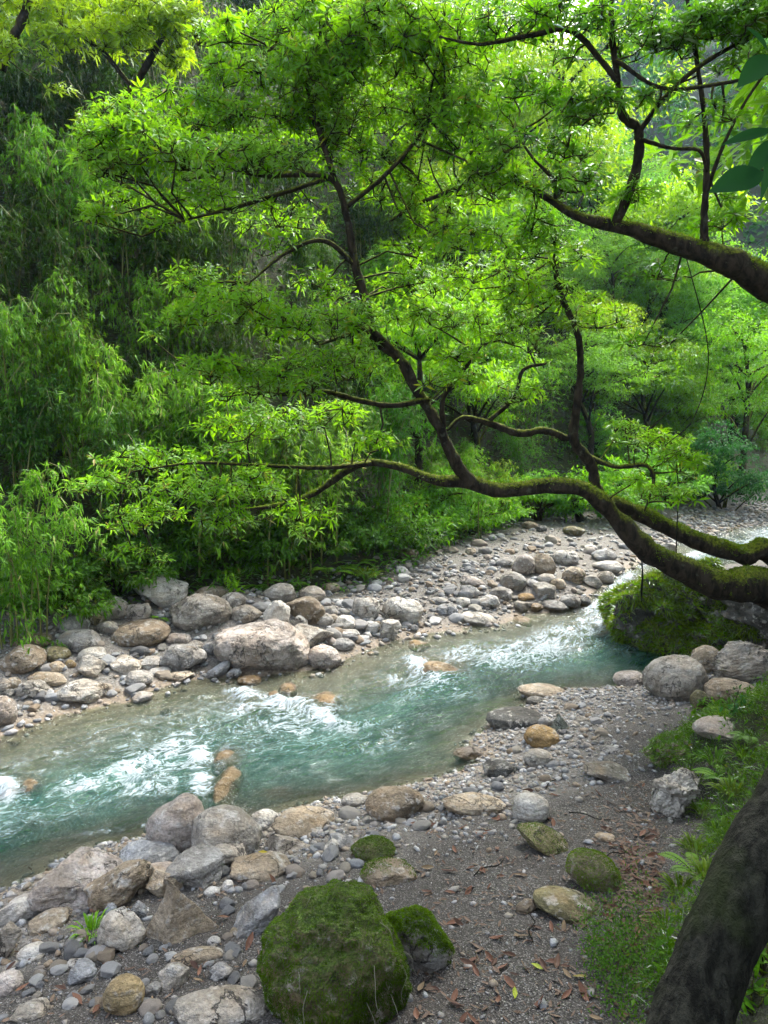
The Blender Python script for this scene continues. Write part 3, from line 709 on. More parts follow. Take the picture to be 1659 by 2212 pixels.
    (742, 1818, 56, 38, 'bg', 's', 'blue-grey slab stone left of the mossy tan boulder', -18),
    (160, 2080, 36, 24, 'w', 'a', 'white stone between the pale wedge and the blue-grey leaning stone'),
    (98, 1968, 42, 24, 'bg', 'r', 'small blue-grey stone between white and big pale boulders'),
    (332, 2140, 34, 36, 'g', 'a', 'grey stone right of the yellowish knobbly boulder'),
    (518, 2010, 44, 20, 't', 'f', 'tan flat pebble-like stone left of the leaning slab foot'),
    (840, 1884, 124, 58, 'b', 'r', 'tan boulder with a moss patch, lower one of the mossy pair', -6, .22),
    (806, 1834, 96, 54, 'o', 'r', 'olive boulder with moss top, upper one of the mossy pair', 0, .36),
    (905, 2028, 150, 148, 'g', 'a', 'tall stone with a bright moss cap right of the big moss boulder', -12, .34, .8, 5),
    (722, 2085, 334, 326, 'o', 'm', 'big boulder wrapped in thick dark green moss in the foreground', -10, .52, .8, 5),
    # ---- bank rocks on the right
    (1458, 1716, 104, 108, 'k', 'o', 'white rough limestone rock at the foot of the grassy bank', 10, .10, 1.1, 5),
    (1450, 1618, 116, 74, 't', 'o', 'tan rough rock with moss on the grassy bank', 14, .28, .8, 5),
    (1560, 1580, 120, 60, 'p', 'a', 'pale rock ledge at the top of the grassy bank', 0, .0),
]:
    kw = dict(zip(('roll', 'moss', 'dr', 'sub'), r[7:]))
    grp = UB if (r[1] < 1345 and r[0] > 880) else (NB if r[1] > 1700 or r[0] > 1100 else FB)
    add_rock(*r[:7], group=grp, **kw)
for (sx_, sy_, sw_, sh_), lb in zip(STONES_UNDER[:10], [
        'large golden brown rock under the clear bulge of water midstream', 'golden brown rock behind the large midstream one', 'brown rock under the water below the pink boulder', 'small brown sunken rock right of the foam head', 'little brown sunken rock left of the foam head',
        'brown rock just under the rapids near the far shallows', 'dark brown stone splitting the rapids near the far shallows', 'brown sunken rock by the foam at the picture edge', 'yellowish sunken flat rock in the far shallows', 'tan sunken rock below the gravel bar']):
    Y = on_water(sx_, sy_)[1]; c = at(sx_, sy_, Y)
    d0 = pray(sx_, sy_); m = Y/FPX*1.06; a = sw_/2*m
    V, F = rock_shape('r', int(sx_*7+sy_), 4, 0); V = V*np.array([a, min(sh_/2*m/(-d0[2]), 1.1), .17])
    put('sunken_rock', make_mesh('sunken_rock', V, F), ROCK, loc=(c[0], c[1], float(wz(Y))-.120), label=lb, cat='rock', group='rocks sunken in the river', color=(.25, .17, .065, -.5))

# the big mossy outcrop over the pool, and the cave rocks, coloured dark for the shade inside
outcrop = add_rock(1475, 1325, 345, 250, 'd', 'o', 'mossy rock outcrop overhanging the pool, grown over with grass', -3, .34, .75, 5, name='rock_outcrop', cat='outcrop', Y=15.2, sink=-.1, seed=91)
OUT = ROCKS.pop()
roof = add_rock(1690, 1330, 340, 160, 'd', 'o', 'rock roof over the cave beside the outcrop, coloured dark for shade', -10, -.5, .8, 4, name='cave_rock', cat='rock', Y=14.2, sink=-9, seed=44)
ROCKS.pop()
back = add_rock(1680, 1420, 330, 190, 'd', 'o', 'back wall of rock deep in the cave, coloured dark for its shade', 0, -.4, .5, 4, name='cave_back_rock', cat='rock', Y=16.8, sink=-9, seed=53)
ROCKS.pop()

# ------------------------------------------------------------------ cobbles: the 300 largest one by one, the gravel as stuff
mat, t, out, N = mat_new('gravel_material')
rn = N('ShaderNodeAttribute', attribute_name='rnd').outputs[2]
oi = N('ShaderNodeObjectInfo'); tc = N('ShaderNodeTexCoord')
f = math_(N, 'FRACT', math_(N, 'ADD', rn, oi.outputs['Random']))
col = ramp(N, f, [(0, (.10, .10, .10)), (.2, (.19, .197, .205)), (.4, (.27, .25, .21)), (.55, (.21, .155, .10)), (.7, (.33, .32, .31)), (.86, (.255, .27, .285)), (1, (.48, .475, .46))])
g2 = noise(N, tc.outputs['Object'], 22, 5, .65)
col = mixc(N, math_(N, 'MULTIPLY', remap(N, g2, .35, .7), .6), col, mixc(N, 1.0, col, (.58, .55, .5), 'MULTIPLY'))
bmp = N('ShaderNodeBump', inp={'Strength': .9, 'Distance': .02, 'Height': g2})
pr = N('ShaderNodeBsdfPrincipled', inp={'Base Color': col, 'Roughness': .75, 'Normal': bmp.outputs[0]}); t.links.new(pr.outputs[0], out.inputs[0])
GRAVEL = mat
cob_protos = []
for k in range(8):
    V, F = rock_shape('a' if k % 4 else 'r', 900+k, 3, 0)
    cob_protos.append(make_mesh('cobble', V, F, attrs={'rnd': np.zeros(len(V))}))
def cobbles(n, poly, smin, smax, label, group, seed, ypow=1.0):
    rs = np.random.RandomState(seed); G = np.array(poly, float); lo, hi = G.min(0), G.max(0); pts = []
    while len(pts) < n:
        q = rs.uniform(lo, hi, (400, 2)); q = q[inside(q, G)]
        for p in q:
            if not any(abs(p[0]-r[0]) < r[2]*.42 and abs(p[1]-r[1]) < r[3]*.45 for r in ROCKS): pts.append(p)
    pts = np.array(pts[:n]); W3 = many_on_ground(pts[:, 0], pts[:, 1]); z = height(W3[:, :2])
    for p, zz in zip(W3, z):
        m = math.hypot(p[1], CAMZ-zz)/FPX
        s = smin*(smax/smin)**(rs.rand()**1.7)*m/2
        put('cobble', cob_protos[rs.randint(8)], GRAVEL, loc=(p[0], p[1], zz+s*.22), rot=(rs.uniform(-.2, .2), rs.uniform(-.25, .25), rs.uniform(0, 6.28)), scale=(s*rs.uniform(.95, 1.25), s*rs.uniform(.75, 1), s*rs.uniform(.5, .75)), label=label, cat='cobble', group=group)
P_FARPILE = [(0, 1560), (150, 1525), (300, 1490), (440, 1455), (640, 1440), (760, 1400), (900, 1350), (900, 1250), (760, 1260), (540, 1300), (330, 1350), (150, 1400), (0, 1460)]
P_BAR = [(740, 1330), (860, 1370), (1000, 1345), (1130, 1320), (1270, 1290), (1380, 1215), (1380, 1180), (1250, 1160), (1120, 1150), (960, 1185), (850, 1240)]
P_NEARPILE = [(0, 2212), (560, 2212), (570, 2000), (620, 1900), (760, 1900), (880, 1820), (1000, 1770), (1090, 1700), (960, 1700), (740, 1760), (540, 1860), (300, 1960), (60, 2010)]
P_NEARUP = [(1060, 1700), (1180, 1690), (1330, 1590), (1390, 1520), (1230, 1510), (1160, 1560), (1080, 1640)]
cobbles(70, P_FARPILE, 16, 42, 'small grey or white cobble wedged between the far-bank boulders', 'cobbles between the far boulders', 1)
cobbles(115, P_BAR, 12, 34, 'small grey or pale cobble on the upstream gravel bar', 'cobbles on the upstream gravel bar', 2)
cobbles(85, P_NEARPILE, 18, 46, 'small grey, bluish or tan cobble in the near-bank gravel', 'cobbles in the near gravel', 3)
cobbles(30, P_NEARUP, 14, 34, 'small grey cobble on the near water edge below the round boulder', 'cobbles below the round boulder', 4)
def bar_far():
    rs = np.random.RandomState(77); n = 1500
    px = rs.uniform(1380, 1760, n*3); py = rs.uniform(1075, 1180, n*3)
    keep = (py > 1098+(-.12)*(px-1520)) & (px > 1400+.9*(1165-py)); px, py = px[keep][:n], py[keep][:n]
    W3 = many_on_ground(px, py); return W3
def gravel(name, n, box, dens, smin, smax, seed, sub=0, pw=2.2, extra=None):
    rs = np.random.RandomState(seed); x0, x1, y0, y1 = box
    Q = np.column_stack([rs.uniform(x0, x1, n), rs.uniform(y0, y1, n)])
    z, gi = height(Q, full=True); k = rs.rand(n) < dens(Q, gi); px, py, _ = to_px(np.column_stack([Q, z]))
    k &= (px > -120) & (px < 1780) & (py > 1000) & (py < 2330)
    Q, z = Q[k], z[k]
    if extra is not None: Q = np.vstack([Q, extra[:, :2]]); z = np.concatenate([z, height(extra[:, :2])])
    n = len(Q); s = smin*(smax/smin)**(rs.rand(n)**pw)
    if extra is not None: s[-len(extra):] = rs.uniform(.09, .24, len(extra))
    V0, F0 = ICO[sub]
    Vb = V0[None]*(1+.22*rs.normal(size=(n, len(V0), 1)).clip(-1.2, 1.2))
    S = np.stack([s*rs.uniform(.9, 1.35, n), s*rs.uniform(.7, 1, n), s*rs.uniform(.4, .75, n)], 1)*.5
    Vb = Vb*S[:, None]; a = rs.uniform(0, 6.28, n); c, s_ = np.cos(a)[:, None], np.sin(a)[:, None]
    X = Vb[..., 0]*c-Vb[..., 1]*s_; Yv = Vb[..., 0]*s_+Vb[..., 1]*c; tl = rs.normal(0, .25, n)[:, None]
    Z = Vb[..., 2]+X*tl
    V = np.stack([X+Q[:, :1], Yv+Q[:, 1:], Z+z[:, None]+S[:, 2:3]*.35], 2).reshape(-1, 3)
    F = (np.arange(n)[:, None, None]*len(V0)+F0[None]).reshape(-1, 3)
    me = make_mesh(name, V, F, attrs={'rnd': np.repeat(rs.rand(n), len(V0))})
    put(name, me, GRAVEL, kind='stuff', label='loose small stones covering the bank', cat='gravel')
# pebble beds
gravel('gravel', 62000, (-6, 8, 4, 14.5), lambda Q, g: np.where(g['far'] | (g['right'] > .05), 0, np.where(g['ins'], sstep(.35, .05, g['d'])*.5, .05+.95*sstep(2.3+.7*vnoise(np.column_stack([Q*1.1, Q[:, :1]*0])), .7, g['d'])))*1.0, .020, .10, 21, pw=1.7)
gravel('gravel', 26000, (-3, 6, 4, 12), lambda Q, g: np.where(g['far'] | g['ins'] | (g['right'] > .1), 0, .8), .008, .018, 22, pw=1.4)
gravel('gravel', 9000, (-12, 3, 10, 20), lambda Q, g: np.where(~g['far'] | (g['hill'] > .3) | (g['ins'] & (g['d'] > .3)), 0, .9), .035, .20, 23)
gravel('gravel', 17000, (-4, 14, 15, 34), lambda Q, g: np.where(~g['far'] | (g['hill'] > .3) | (g['ins'] & (g['d'] > .3)), 0, .85), .03, .22, 24, pw=2.6, extra=bar_far())
# ------------------------------------------------------------------ plant materials
M_MAIN = leaf_material('broad_leaf_material', (.065, .18, .005), (.16, .36, .007), .55, .24, .38, (.36, .74, .006), (.30, .22, .03))
M_DARK = leaf_material('dark_leaf_material', (.012, .060, .014), (.030, .11, .018), .35, .15, .35, (.05, .20, .02))  # plain dark green leaf colour
M_BAM = leaf_material('bamboo_leaf_material', (.05, .16, .012), (.17, .33, .022), .48, .2, .42, (.28, .58, .022), (.34, .28, .12))
M_YEL = leaf_material('yellow_leaf_material', (.10, .22, .006), (.24, .38, .008), .52, .25, .4, (.50, .74, .008))
M_GRASS = leaf_material('grass_material', (.05, .14, .012), (.16, .28, .022), .42, .25, .45, (.26, .50, .02))
M_MOSS = leaf_material('moss_material', (.028, .058, .003), (.12, .21, .008), .35, .05, .6, (.2, .36, .01))
M_LITTER = leaf_material('dead_leaf_material', (.085, .046, .031), (.225, .135, .088), .12, .3, .5, (.3, .14, .06))
M_FAR = leaf_material('far_leaf_material', (.07, .21, .02), (.17, .35, .028), .5, .18, .5, (.30, .66, .03))
mat, t, out, N = mat_new('bark_material')
geo = N('ShaderNodeNewGeometry'); tc = N('ShaderNodeTexCoord'); O = tc.outputs['Object']
b1 = noise(N, scalev(N, O, (3, 3, 1.2)), 4, 6, .65, .5); b2 = noise(N, O, 26, 5, .65); b3 = noise(N, O, 2.0, 4)
col = mixc(N, remap(N, b1, .35, .65), (.010, .008, .006), (.040, .032, .022))
col = mixc(N, math_(N, 'MULTIPLY', remap(N, noise(N, O, 7, 5, .6), .6, .7), .6), col, (.075, .085, .06))
nz = N('ShaderNodeSeparateXYZ', inp={0: geo.outputs['Normal']}).outputs[2]
mo = remap(N, math_(N, 'ADD', math_(N, 'MULTIPLY', nz, .55), math_(N, 'ADD', math_(N, 'MULTIPLY', b3, 1.0), math_(N, 'MULTIPLY', b2, .5))), .80, 1.12)
col = mixc(N, mo, col, mixc(N, remap(N, b2, .35, .65), (.03, .042, .004), (.13, .155, .012)))
bmp = N('ShaderNodeBump', inp={'Strength': .9, 'Distance': .03, 'Height': math_(N, 'ADD', b1, math_(N, 'MULTIPLY', b2, .5))})
pr = N('ShaderNodeBsdfPrincipled', inp={'Base Color': col, 'Specular IOR Level': .15, 'Roughness': .9, 'Normal': bmp.outputs[0]}); t.links.new(pr.outputs[0], out.inputs[0])
BARK = mat
mat, t, out, N = mat_new('dark_bark_material')
O = N('ShaderNodeTexCoord').outputs['Object']
b1 = noise(N, scalev(N, O, (9, 9, 1.1)), 3, 6, .7, .4); b2 = noise(N, O, 30, 5, .65)
col = mixc(N, remap(N, b1, .38, .62), (.005, .0055, .004), (.027, .028, .021))
col = mixc(N, math_(N, 'MULTIPLY', remap(N, noise(N, O, 3.4, 4, .6), .52, .70), .6), col, (.018, .028, .006))
bmp = N('ShaderNodeBump', inp={'Strength': 1.0, 'Distance': .05, 'Height': math_(N, 'ADD', b1, math_(N, 'MULTIPLY', b2, .55))})
pr = N('ShaderNodeBsdfPrincipled', inp={'Base Color': col, 'Specular IOR Level': .12, 'Roughness': .85, 'Normal': bmp.outputs[0]}); t.links.new(pr.outputs[0], out.inputs[0])
BARK2 = mat
mat, t, out, N = mat_new('culm_material')
O = N('ShaderNodeTexCoord').outputs['Object']
col = mixc(N, noise(N, O, 5, 4), (.07, .09, .02), (.20, .20, .06))
pr = N('ShaderNodeBsdfPrincipled', inp={'Base Color': col, 'Roughness': .5}); t.links.new(pr.outputs[0], out.inputs[0])
CULM = mat

def twig_tubes(pairs, r0, r1, seg=3):
    """straight-ish thin tubes A->B, vectorised (3 rings with sag) """
    A = np.array([p[0] for p in pairs]); B = np.array([p[1] for p in pairs]); n = len(A)
    r0 = np.broadcast_to(r0, n); r1 = np.broadcast_to(r1, n)
    D = unit(B-A); H = np.where(np.abs(D[:, 2:3]) < .9, np.array([[0, 0, 1.0]]), np.array([[1.0, 0, 0]])); S = unit(np.cross(D, H)); T = np.cross(S, D)
    Lg = np.linalg.norm(B-A, axis=1); bend = rand_dirs(n)*(Lg*.16)[:, None]
    ks = np.linspace(0, 1, 3); ang = np.linspace(0, 6.283, seg, endpoint=False); V = []
    for k in ks:
        c = A+(B-A)*k+bend*(4*k*(1-k)); r = r0+(r1-r0)*k
        V.append(c[:, None]+(S[:, None]*np.cos(ang)[None, :, None]+T[:, None]*np.sin(ang)[None, :, None])*r[:, None, None])
    V = np.stack(V, 1).reshape(n, -1, 3); F0 = []
    for q in range(2):
        for j in range(seg): F0.append((q*seg+j, q*seg+(j+1) % seg, (q+1)*seg+(j+1) % seg, (q+1)*seg+j))
    F = (np.arange(n)[:, None, None]*(3*seg)+np.array(F0)[None]).reshape(-1, 4)
    return V.reshape(-1, 3), [F], {}

# ------------------------------------------------------------------ bamboo
def bamboo_proto(seed, nc, H, spread, nleaf, lean=1.0, lf=.155):
    """a clump: arching culms hung with drooping leaf sprays; faces -Y (its lean goes that way)"""
    rs = np.random.RandomState(seed); cul = []; P = []; D = []
    for i in range(nc):
        az = rs.normal(-math.pi/2, .85); b = np.array([rs.normal(0, .3*spread), rs.normal(0, .25*spread), -.3])
        h = H*rs.uniform(.6, 1.0); rr = spread*rs.uniform(.55, 1.15)*lean; u = np.linspace(0, 1, 9)
        C = np.stack([b[0]+math.cos(az)*rr*u**2.2, b[1]+math.sin(az)*rr*u**2.2, b[2]+(h+.3)*(1.25*u-.42*u**3.2)/.83], 1)
        # drooping tip
        C[:, 2] -= np.maximum(u-.72, 0)**2*h*rs.uniform(2.0, 4.5)
        cul.append(tube(np.column_stack([C, np.linspace(.022, .005, 9)*H/4]), 4))
        m = nleaf//nc//5*5; k = rs.beta(1.6, 1.15, m)*.96+.04
        ii = np.minimum((k*8).astype(int), 7); f = k*8-ii; base = C[ii]*(1-f)[:, None]+C[ii+1]*f[:, None]
        # hanging sprays: several leaves share one strand
        ns = max(6, m//14); sp = rs.randint(0, ns, m); sk = np.sort(rs.beta(1.5, 1.1, ns))*.96+.04
        si = np.minimum((sk*8).astype(int), 7); sf = sk*8-si; sb = C[si]*(1-sf)[:, None]+C[si+1]*sf[:, None]
        sd = rs.normal(size=(ns, 3))*[.55, .55, .25]; sl_ = rs.uniform(.25, .85, ns)*(.45+.14*H)
        tt = rs.rand(m)**.8
        p = sb[sp]+sd[sp]*(tt*sl_[sp])[:, None]*.95+rs.normal(size=(m, 3))*.07; p[:, 2] -= (tt**1.6)*sl_[sp]*.55
        d = unit(sd[sp])*.55+rs.normal(size=(m, 3))*.45; d[:, 2] -= .5
        # leaves in fans of five from one bud
        p = np.repeat(p[::5], 5, 0)+rs.normal(size=(m, 3))*.012; fd = np.repeat(d[::5], 5, 0); ax = np.repeat(unit(np.cross(fd[::5], rs.normal(size=(m//5, 3)))), 5, 0)
        d = unit(fd)+ax*(np.tile(np.linspace(-1.0, 1.0, 5), m//5)+rs.normal(0, .15, m))[:, None]; d[:, 2] -= .15
        P.append(p); D.append(d)
    P = np.vstack(P); D = np.vstack(D); n = len(P)
    L = lf*rs.uniform(.6, 1.25, n); V, F, A = leaves(P, D, rand_dirs(n)*.5+[0, 0, 1], L, L*.19, 'bam', .12, rs.rand(n))
    cv, cf, _ = join([(v, f, {}) for v, f in cul])
    return make_mesh('bamboo_culms', cv, cf), make_mesh('bamboo_foliage', V, F, smooth=False, attrs=A)
BAM = [bamboo_proto(300+i, 11, 3.4, 1.1, 6800) for i in range(3)]+[bamboo_proto(310+i, 14, 4.2, 1.9, 8600, 1.0) for i in range(3)]
def put_bamboo(px, pyb, hpx, var, label, group=None, tint=(1, 1, 1), rz=0.0, wide=1.0, p=None):
    p = on_ground(px, pyb) if p is None else p
    m = math.hypot(p[1], p[2]-CAMZ)/FPX
    s = hpx*m/(3.4 if var < 3 else 4.2)
    e = empty('bamboo_clump', (p[0], p[1], p[2]-.1), label=label, cat='bamboo', group=group)
    e.rotation_euler = (0, 0, rz-math.atan2(p[0], p[1])); e.scale = (s*wide, s*wide, s)
    put('culms', BAM[var][0], CULM, e); put('foliage', BAM[var][1], M_BAM, e, color=(*tint, 1), kind='stuff')
    return e
B_ = 'bamboo clumps hanging over the far bank'
for a in [  # dark tints of the upper-left clumps paint in the slope's deep shade
    (70, 1395, 440, 0, 'drooping bamboo plume at the picture edge reaching down to the brown oval boulder', (1.0, 1.05, 1.0), .1, .85),
    (165, 960, 330, 1, 'yellowish dome-shaped bamboo standing above the other clumps', (1.5, 1.3, .6), 0, .9),
    (265, 1130, 470, 4, 'bright cascading bamboo below the yellowish dome', (1.1, 1.1, 1.15), .2, .8),
    (25, 1010, 480, 3, 'tall bamboo at the picture edge above the drooping plume', (.85, .9, .95), .2, .8),
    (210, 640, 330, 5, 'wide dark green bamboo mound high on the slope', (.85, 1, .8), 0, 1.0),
    (110, 560, 330, 4, 'shade-darkened drooping bamboo plume beside the slanting thin trunk', (.62, .75, .6), .1, .8),
    (330, 560, 300, 3, 'shade-darkened arching bamboo just left of the crown tips', (.55, .7, .5), -.1, .85),
    (40, 330, 300, 5, 'strongly shade-darkened bamboo mass in the upper corner under the yellow-green leaves', (.4, .52, .42), 0, .9),
    (370, 880, 330, 4, 'bright drooping bamboo behind the left tips of the leaning crown', (1.0, 1.1, .8), -.1, .8),
    (640, 1180, 360, 4, 'pale green bamboo right behind the leaning tree crown', (1.3, 1.2, 1.2), -.1, 1.0),
    (960, 1150, 220, 3, 'low drooping bamboo at the back edge of the gravel bar', (1.1, 1.1, .9), 0, 1.1),
    (1060, 1140, 170, 0, 'small yellowish bamboo at the corner of the gravel bar', (1.4, 1.15, .7), .2, 1.1),
    (440, 1180, 420, 2, 'dense bamboo behind the white angular boulder', (.95, 1, .9), 0, 1.1),
    (1470, 940, 200, 4, 'yellow-green arching bamboo on the bank opposite the cave', (1.5, 1.25, .6), -.4, 1.1),
]:
    put_bamboo(a[0], a[1], a[2], a[3], a[4], None, a[5], a[6], a[7])

# ------------------------------------------------------------------ hillside cover: bamboo and trees one by one
def crown_cloud(rs, n, lobes, L, asp, droop=.2):
    """leaf cards in clusters through a set of ellipsoidal lobes"""
    P = []; D = []
    w_ = np.array([l[3]*l[4]*l[5] for l in lobes])**.67; w_ /= w_.sum()
    for l, k in zip(lobes, (w_*n).astype(int)):
        nc = max(4, k//26); c = rand_dirs(nc)*(rs.rand(nc, 1)**.22)*[l[3], l[4], l[5]]; c[:, 2] = np.where(c[:, 2] < -.35*l[5], c[:, 2]*.5, c[:, 2])
        ci = rs.randint(0, nc, k); q = rs.normal(size=(k, 3))*[.20, .20, .08]*max(l[3], .5)
        P.append(np.array(l[:3])+c[ci]+q); d = unit(c)[ci]*.55+rs.normal(size=(k, 3))*.5; d[:, 2] -= .12; D.append(d)
    P = np.vstack(P); D = np.vstack(D); m = len(P); LL = L*rs.uniform(.6, 1.25, m)
    return leaves(P, D, rand_dirs(m)*.55+[0, 0, 1], LL, LL*asp, 'bam', droop, rs.rand(m))
def tree_proto(seed, H, W, nleaf, L, asp, nl=11):
    rs = np.random.RandomState(seed); lobes = []; limbs = []
    tr = smooth_path([(0, 0, -.4, .17), (rs.normal(0, .1), rs.normal(0, .1), H*.3, .13), (rs.normal(0, .25), rs.normal(0, .25), H*.62, .085), (rs.normal(0, .3), rs.normal(0, .3), H*.93, .02)], 5)
    limbs.append(tube(tr, 7, .1))
    for i in range(nl):
        k = rs.uniform(.3, .98); b = tr[int(k*(len(tr)-1))][:3]; az = i*2.4+rs.normal(0, .3); rr = W/2*rs.uniform(.35, 1.0)*(1-.55*max(0, k-.5))
        e = np.array([math.cos(az)*rr, math.sin(az)*rr, H*(.34+.62*k)+rs.normal(0, .2)])
        limbs.append(tube(smooth_path([(*b, .06), (*((b+e)/2+[0, 0, .15]), .04), (*e, .012)], 4), 5)); s = W*rs.uniform(.16, .27)
        lobes.append((*e, s, s, s*rs.uniform(.5, .85)))
    lobes.append((0, 0, H*.93, W*.22, W*.22, W*.16))
    V, F, A = crown_cloud(rs, nleaf, lobes, L, asp)
    lv, lf, _ = join([(v, f, {}) for v, f in limbs])
    return make_mesh('tree_trunk', lv, lf), make_mesh('tree_crown', V, F, smooth=False, attrs=A)
TREES = [tree_proto(500+i, 6.0, 4.6, 8500, .20, .36, 17) for i in range(3)]+[tree_proto(520+i, 7.0, 4.6, 9500, .15, .34, 20) for i in range(2)]
def put_tree(p, s, var, label, group, mat_, tint, rz=None, name='hillside_tree'):
    e = empty(name, (p[0], p[1], p[2]), label=label, cat='tree', group=group)
    e.rotation_euler = (0, 0, R.uniform(0, 6.28) if rz is None else rz); e.scale = (s, s, s*R.uniform(.9, 1.1))
    put('trunk', TREES[var][0], BARK, e)
    me = TREES[var][1]
    o = put('crown', me, None, e, color=(*tint, 1), kind='stuff')
    if len(me.materials) == 0: me.materials.append(mat_)
    o.material_slots[0].link = 'OBJECT'; o.material_slots[0].material = mat_
    return e
# individually described trees
for px, pyb, hpx, var, mt, tint, lb in [
    (1200, 690, 640, 3, M_YEL, (1, 1, 1), 'tall feathery yellow-green tree rising behind the upper mossy limb'),
    (1050, 640, 560, 4, M_YEL, (.95, 1, .9), 'feathery pale tree left of the tall yellow-green one'),
    (1420, 780, 430, 1, M_YEL, (.95, 1.05, .8), 'bright rounded tree beneath the blue mountain gap'),
    (1590, 930, 420, 0, M_MAIN, (1.1, 1.1, 1.2), 'round green tree at the picture edge right under the blue mountain'),
    (1290, 1010, 200, 2, M_FAR, (1.0, 1.1, 1.2), 'small blue-green tree right behind the forked mossy branch'),
    (1560, 1100, 300, 2, M_DARK, (1.3, 1.3, 1.4), 'dark bushy tree standing over the far white stones'),
    (880, 560, 520, 3, M_YEL, (.8, .9, .8), 'feathery tree behind the top of the leaning crown'),
]:
    p = on_ground(px, pyb); m = math.hypot(p[1], p[2]-CAMZ)/FPX
    if mt is M_DARK or hpx < 210: p = p-[0, 0, hpx*m*.33]
    put_tree(p, hpx*m/(6.6 if var < 3 else 7.4), var, lb, None, mt, tint)
rs = np.random.RandomState(31)
cand = np.column_stack([rs.uniform(-24, 30, 16000), rs.uniform(12, 66, 16000)])
cz, cg = height(cand, full=True); cpx, cpy, cdep = to_px(np.column_stack([cand, cz]))
ok = (cg['hill'] > .5) & (cpx > -260) & (cpx < 1900) & (cpy > -420) & (cpy < 1300)
acc = []
for i in np.nonzero(ok)[0]:
    sp = .045*cdep[i]+.65
    if all((cand[i, 0]-a[0])**2+(cand[i, 1]-a[1])**2*1.2 > sp*sp for a in acc): acc.append((cand[i, 0], cand[i, 1], cz[i], cpx[i], cpy[i], cdep[i]))
acc.sort(key=lambda a: a[5])
for k, a in enumerate(acc[:420]):
    p = np.array(a[:3]); left = a[3] < 900
    if rs.rand() < (.97 if left else .35):
        v = rs.randint(0, 6); g_ = rs.rand()
        slope_shade = 1.0 if a[3] > 800 else (.22 if a[4] < 650 else .38 if a[4] < 1000 else .6)  # darkens clump colour up the left slope to paint in its shade
        tone = ('dark' if g_ < .33 else 'mid-green' if g_ < .66 else 'pale yellowish'); lv = 'high on the steep slope' if a[4] < 500 else 'halfway up the steep slope' if a[4] < 900 else 'low on the steep slope'
        if not left: lv = 'high on the hillside across the bar' if a[4] < 600 else 'low on the hillside across the bar'
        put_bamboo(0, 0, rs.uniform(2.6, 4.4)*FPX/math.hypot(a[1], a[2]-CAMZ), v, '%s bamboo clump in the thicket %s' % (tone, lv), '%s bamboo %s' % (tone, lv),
                   (slope_shade*(.62+.5*g_), slope_shade*(.85+.3*g_), slope_shade*(.8+.3*rs.rand())), rs.normal(0, .5), rs.uniform(.85, 1.2), p)
    else:
        mi = rs.randint(1 if left else 0, 4); mt = [M_YEL, M_FAR, M_MAIN, M_FAR][mi]; tone = ['yellow-green', 'soft green', 'bright green', 'soft green'][mi]; hi = 'high' if a[4] < 600 else 'low'
        put_tree(p, rs.uniform(.65, 1.15), rs.randint(0, 5), '%s leafy tree growing %s among the bamboo of the steep slope' % (tone, hi) if left else '%s leafy tree %s on the hillside across the gravel bar' % (tone, hi), '%s trees %s %s' % (tone, hi, 'among the bamboo' if left else 'across the bar'), mt, ((.5 if left and hi == 'high' else 1)*rs.uniform(.8, 1.1),)*3)  # high left trees also get a darker tint for the slope's shade

# ground cover under them
n = 60000
Q = np.column_stack([rs.uniform(-22, 18, n*2), 12+42*rs.rand(n*2)**1.7]); z, g = height(Q, full=True)
px, py, dp = to_px(np.column_stack([Q, z])); k = (g['foot'] > .25) & g['far'] & ~g['ins'] & (px > -200) & (px < 1850) & (py > -300); Q, z, dp = Q[k][:n], z[k][:n], dp[k][:n]; m = len(Q)
Pp = np.column_stack([Q, z+rs.uniform(0, .55, m)**1.3]); L = rs.uniform(.10, .24, m)*(.7+dp*.02)
V, F, A = leaves(Pp, rs.normal(size=(m, 3))*[1, 1, .4]+[0, -.6, .15], rand_dirs(m)*.4+[0, 0, 1], L, L*.3, 'bam', .25)
put('undergrowth', make_mesh('undergrowth', V, F, smooth=False, attrs=A), M_BAM, kind='stuff', color=(.6, .75, .6, 1))
# far mountain forest
n = 130000
Q = np.column_stack([rs.uniform(18, 170, n), 46+160*rs.rand(n)**1.4]); z, g = height(Q, rough=False, full=True); px, py, dp = to_px(np.column_stack([Q, z]))
k = (g['mount'] > 0) & (px > 1150) & (px < 1900) & (py > -200); Q, z = Q[k], z[k]; m = len(Q)
n3 = np.column_stack([Q, Q[:, :1]*0]); bumpy = np.maximum(0, .5+vnoise(n3*.33))*4.0+np.maximum(0, vnoise(n3*.9))*1.4
Pp = np.column_stack([Q, z+bumpy*rs.uniform(.55, 1.05, m)]); L = rs.uniform(.7, 1.5, m)
V, F, A = leaves(Pp, rs.normal(size=(m, 3)), rand_dirs(m)*.6+[0, 0, 1], L, L*.55, 'bam', .2)
put('distant_forest', make_mesh('distant_forest', V, F, smooth=False, attrs=A), M_FAR, kind='stuff', color=(.42, .55, .62, 1))
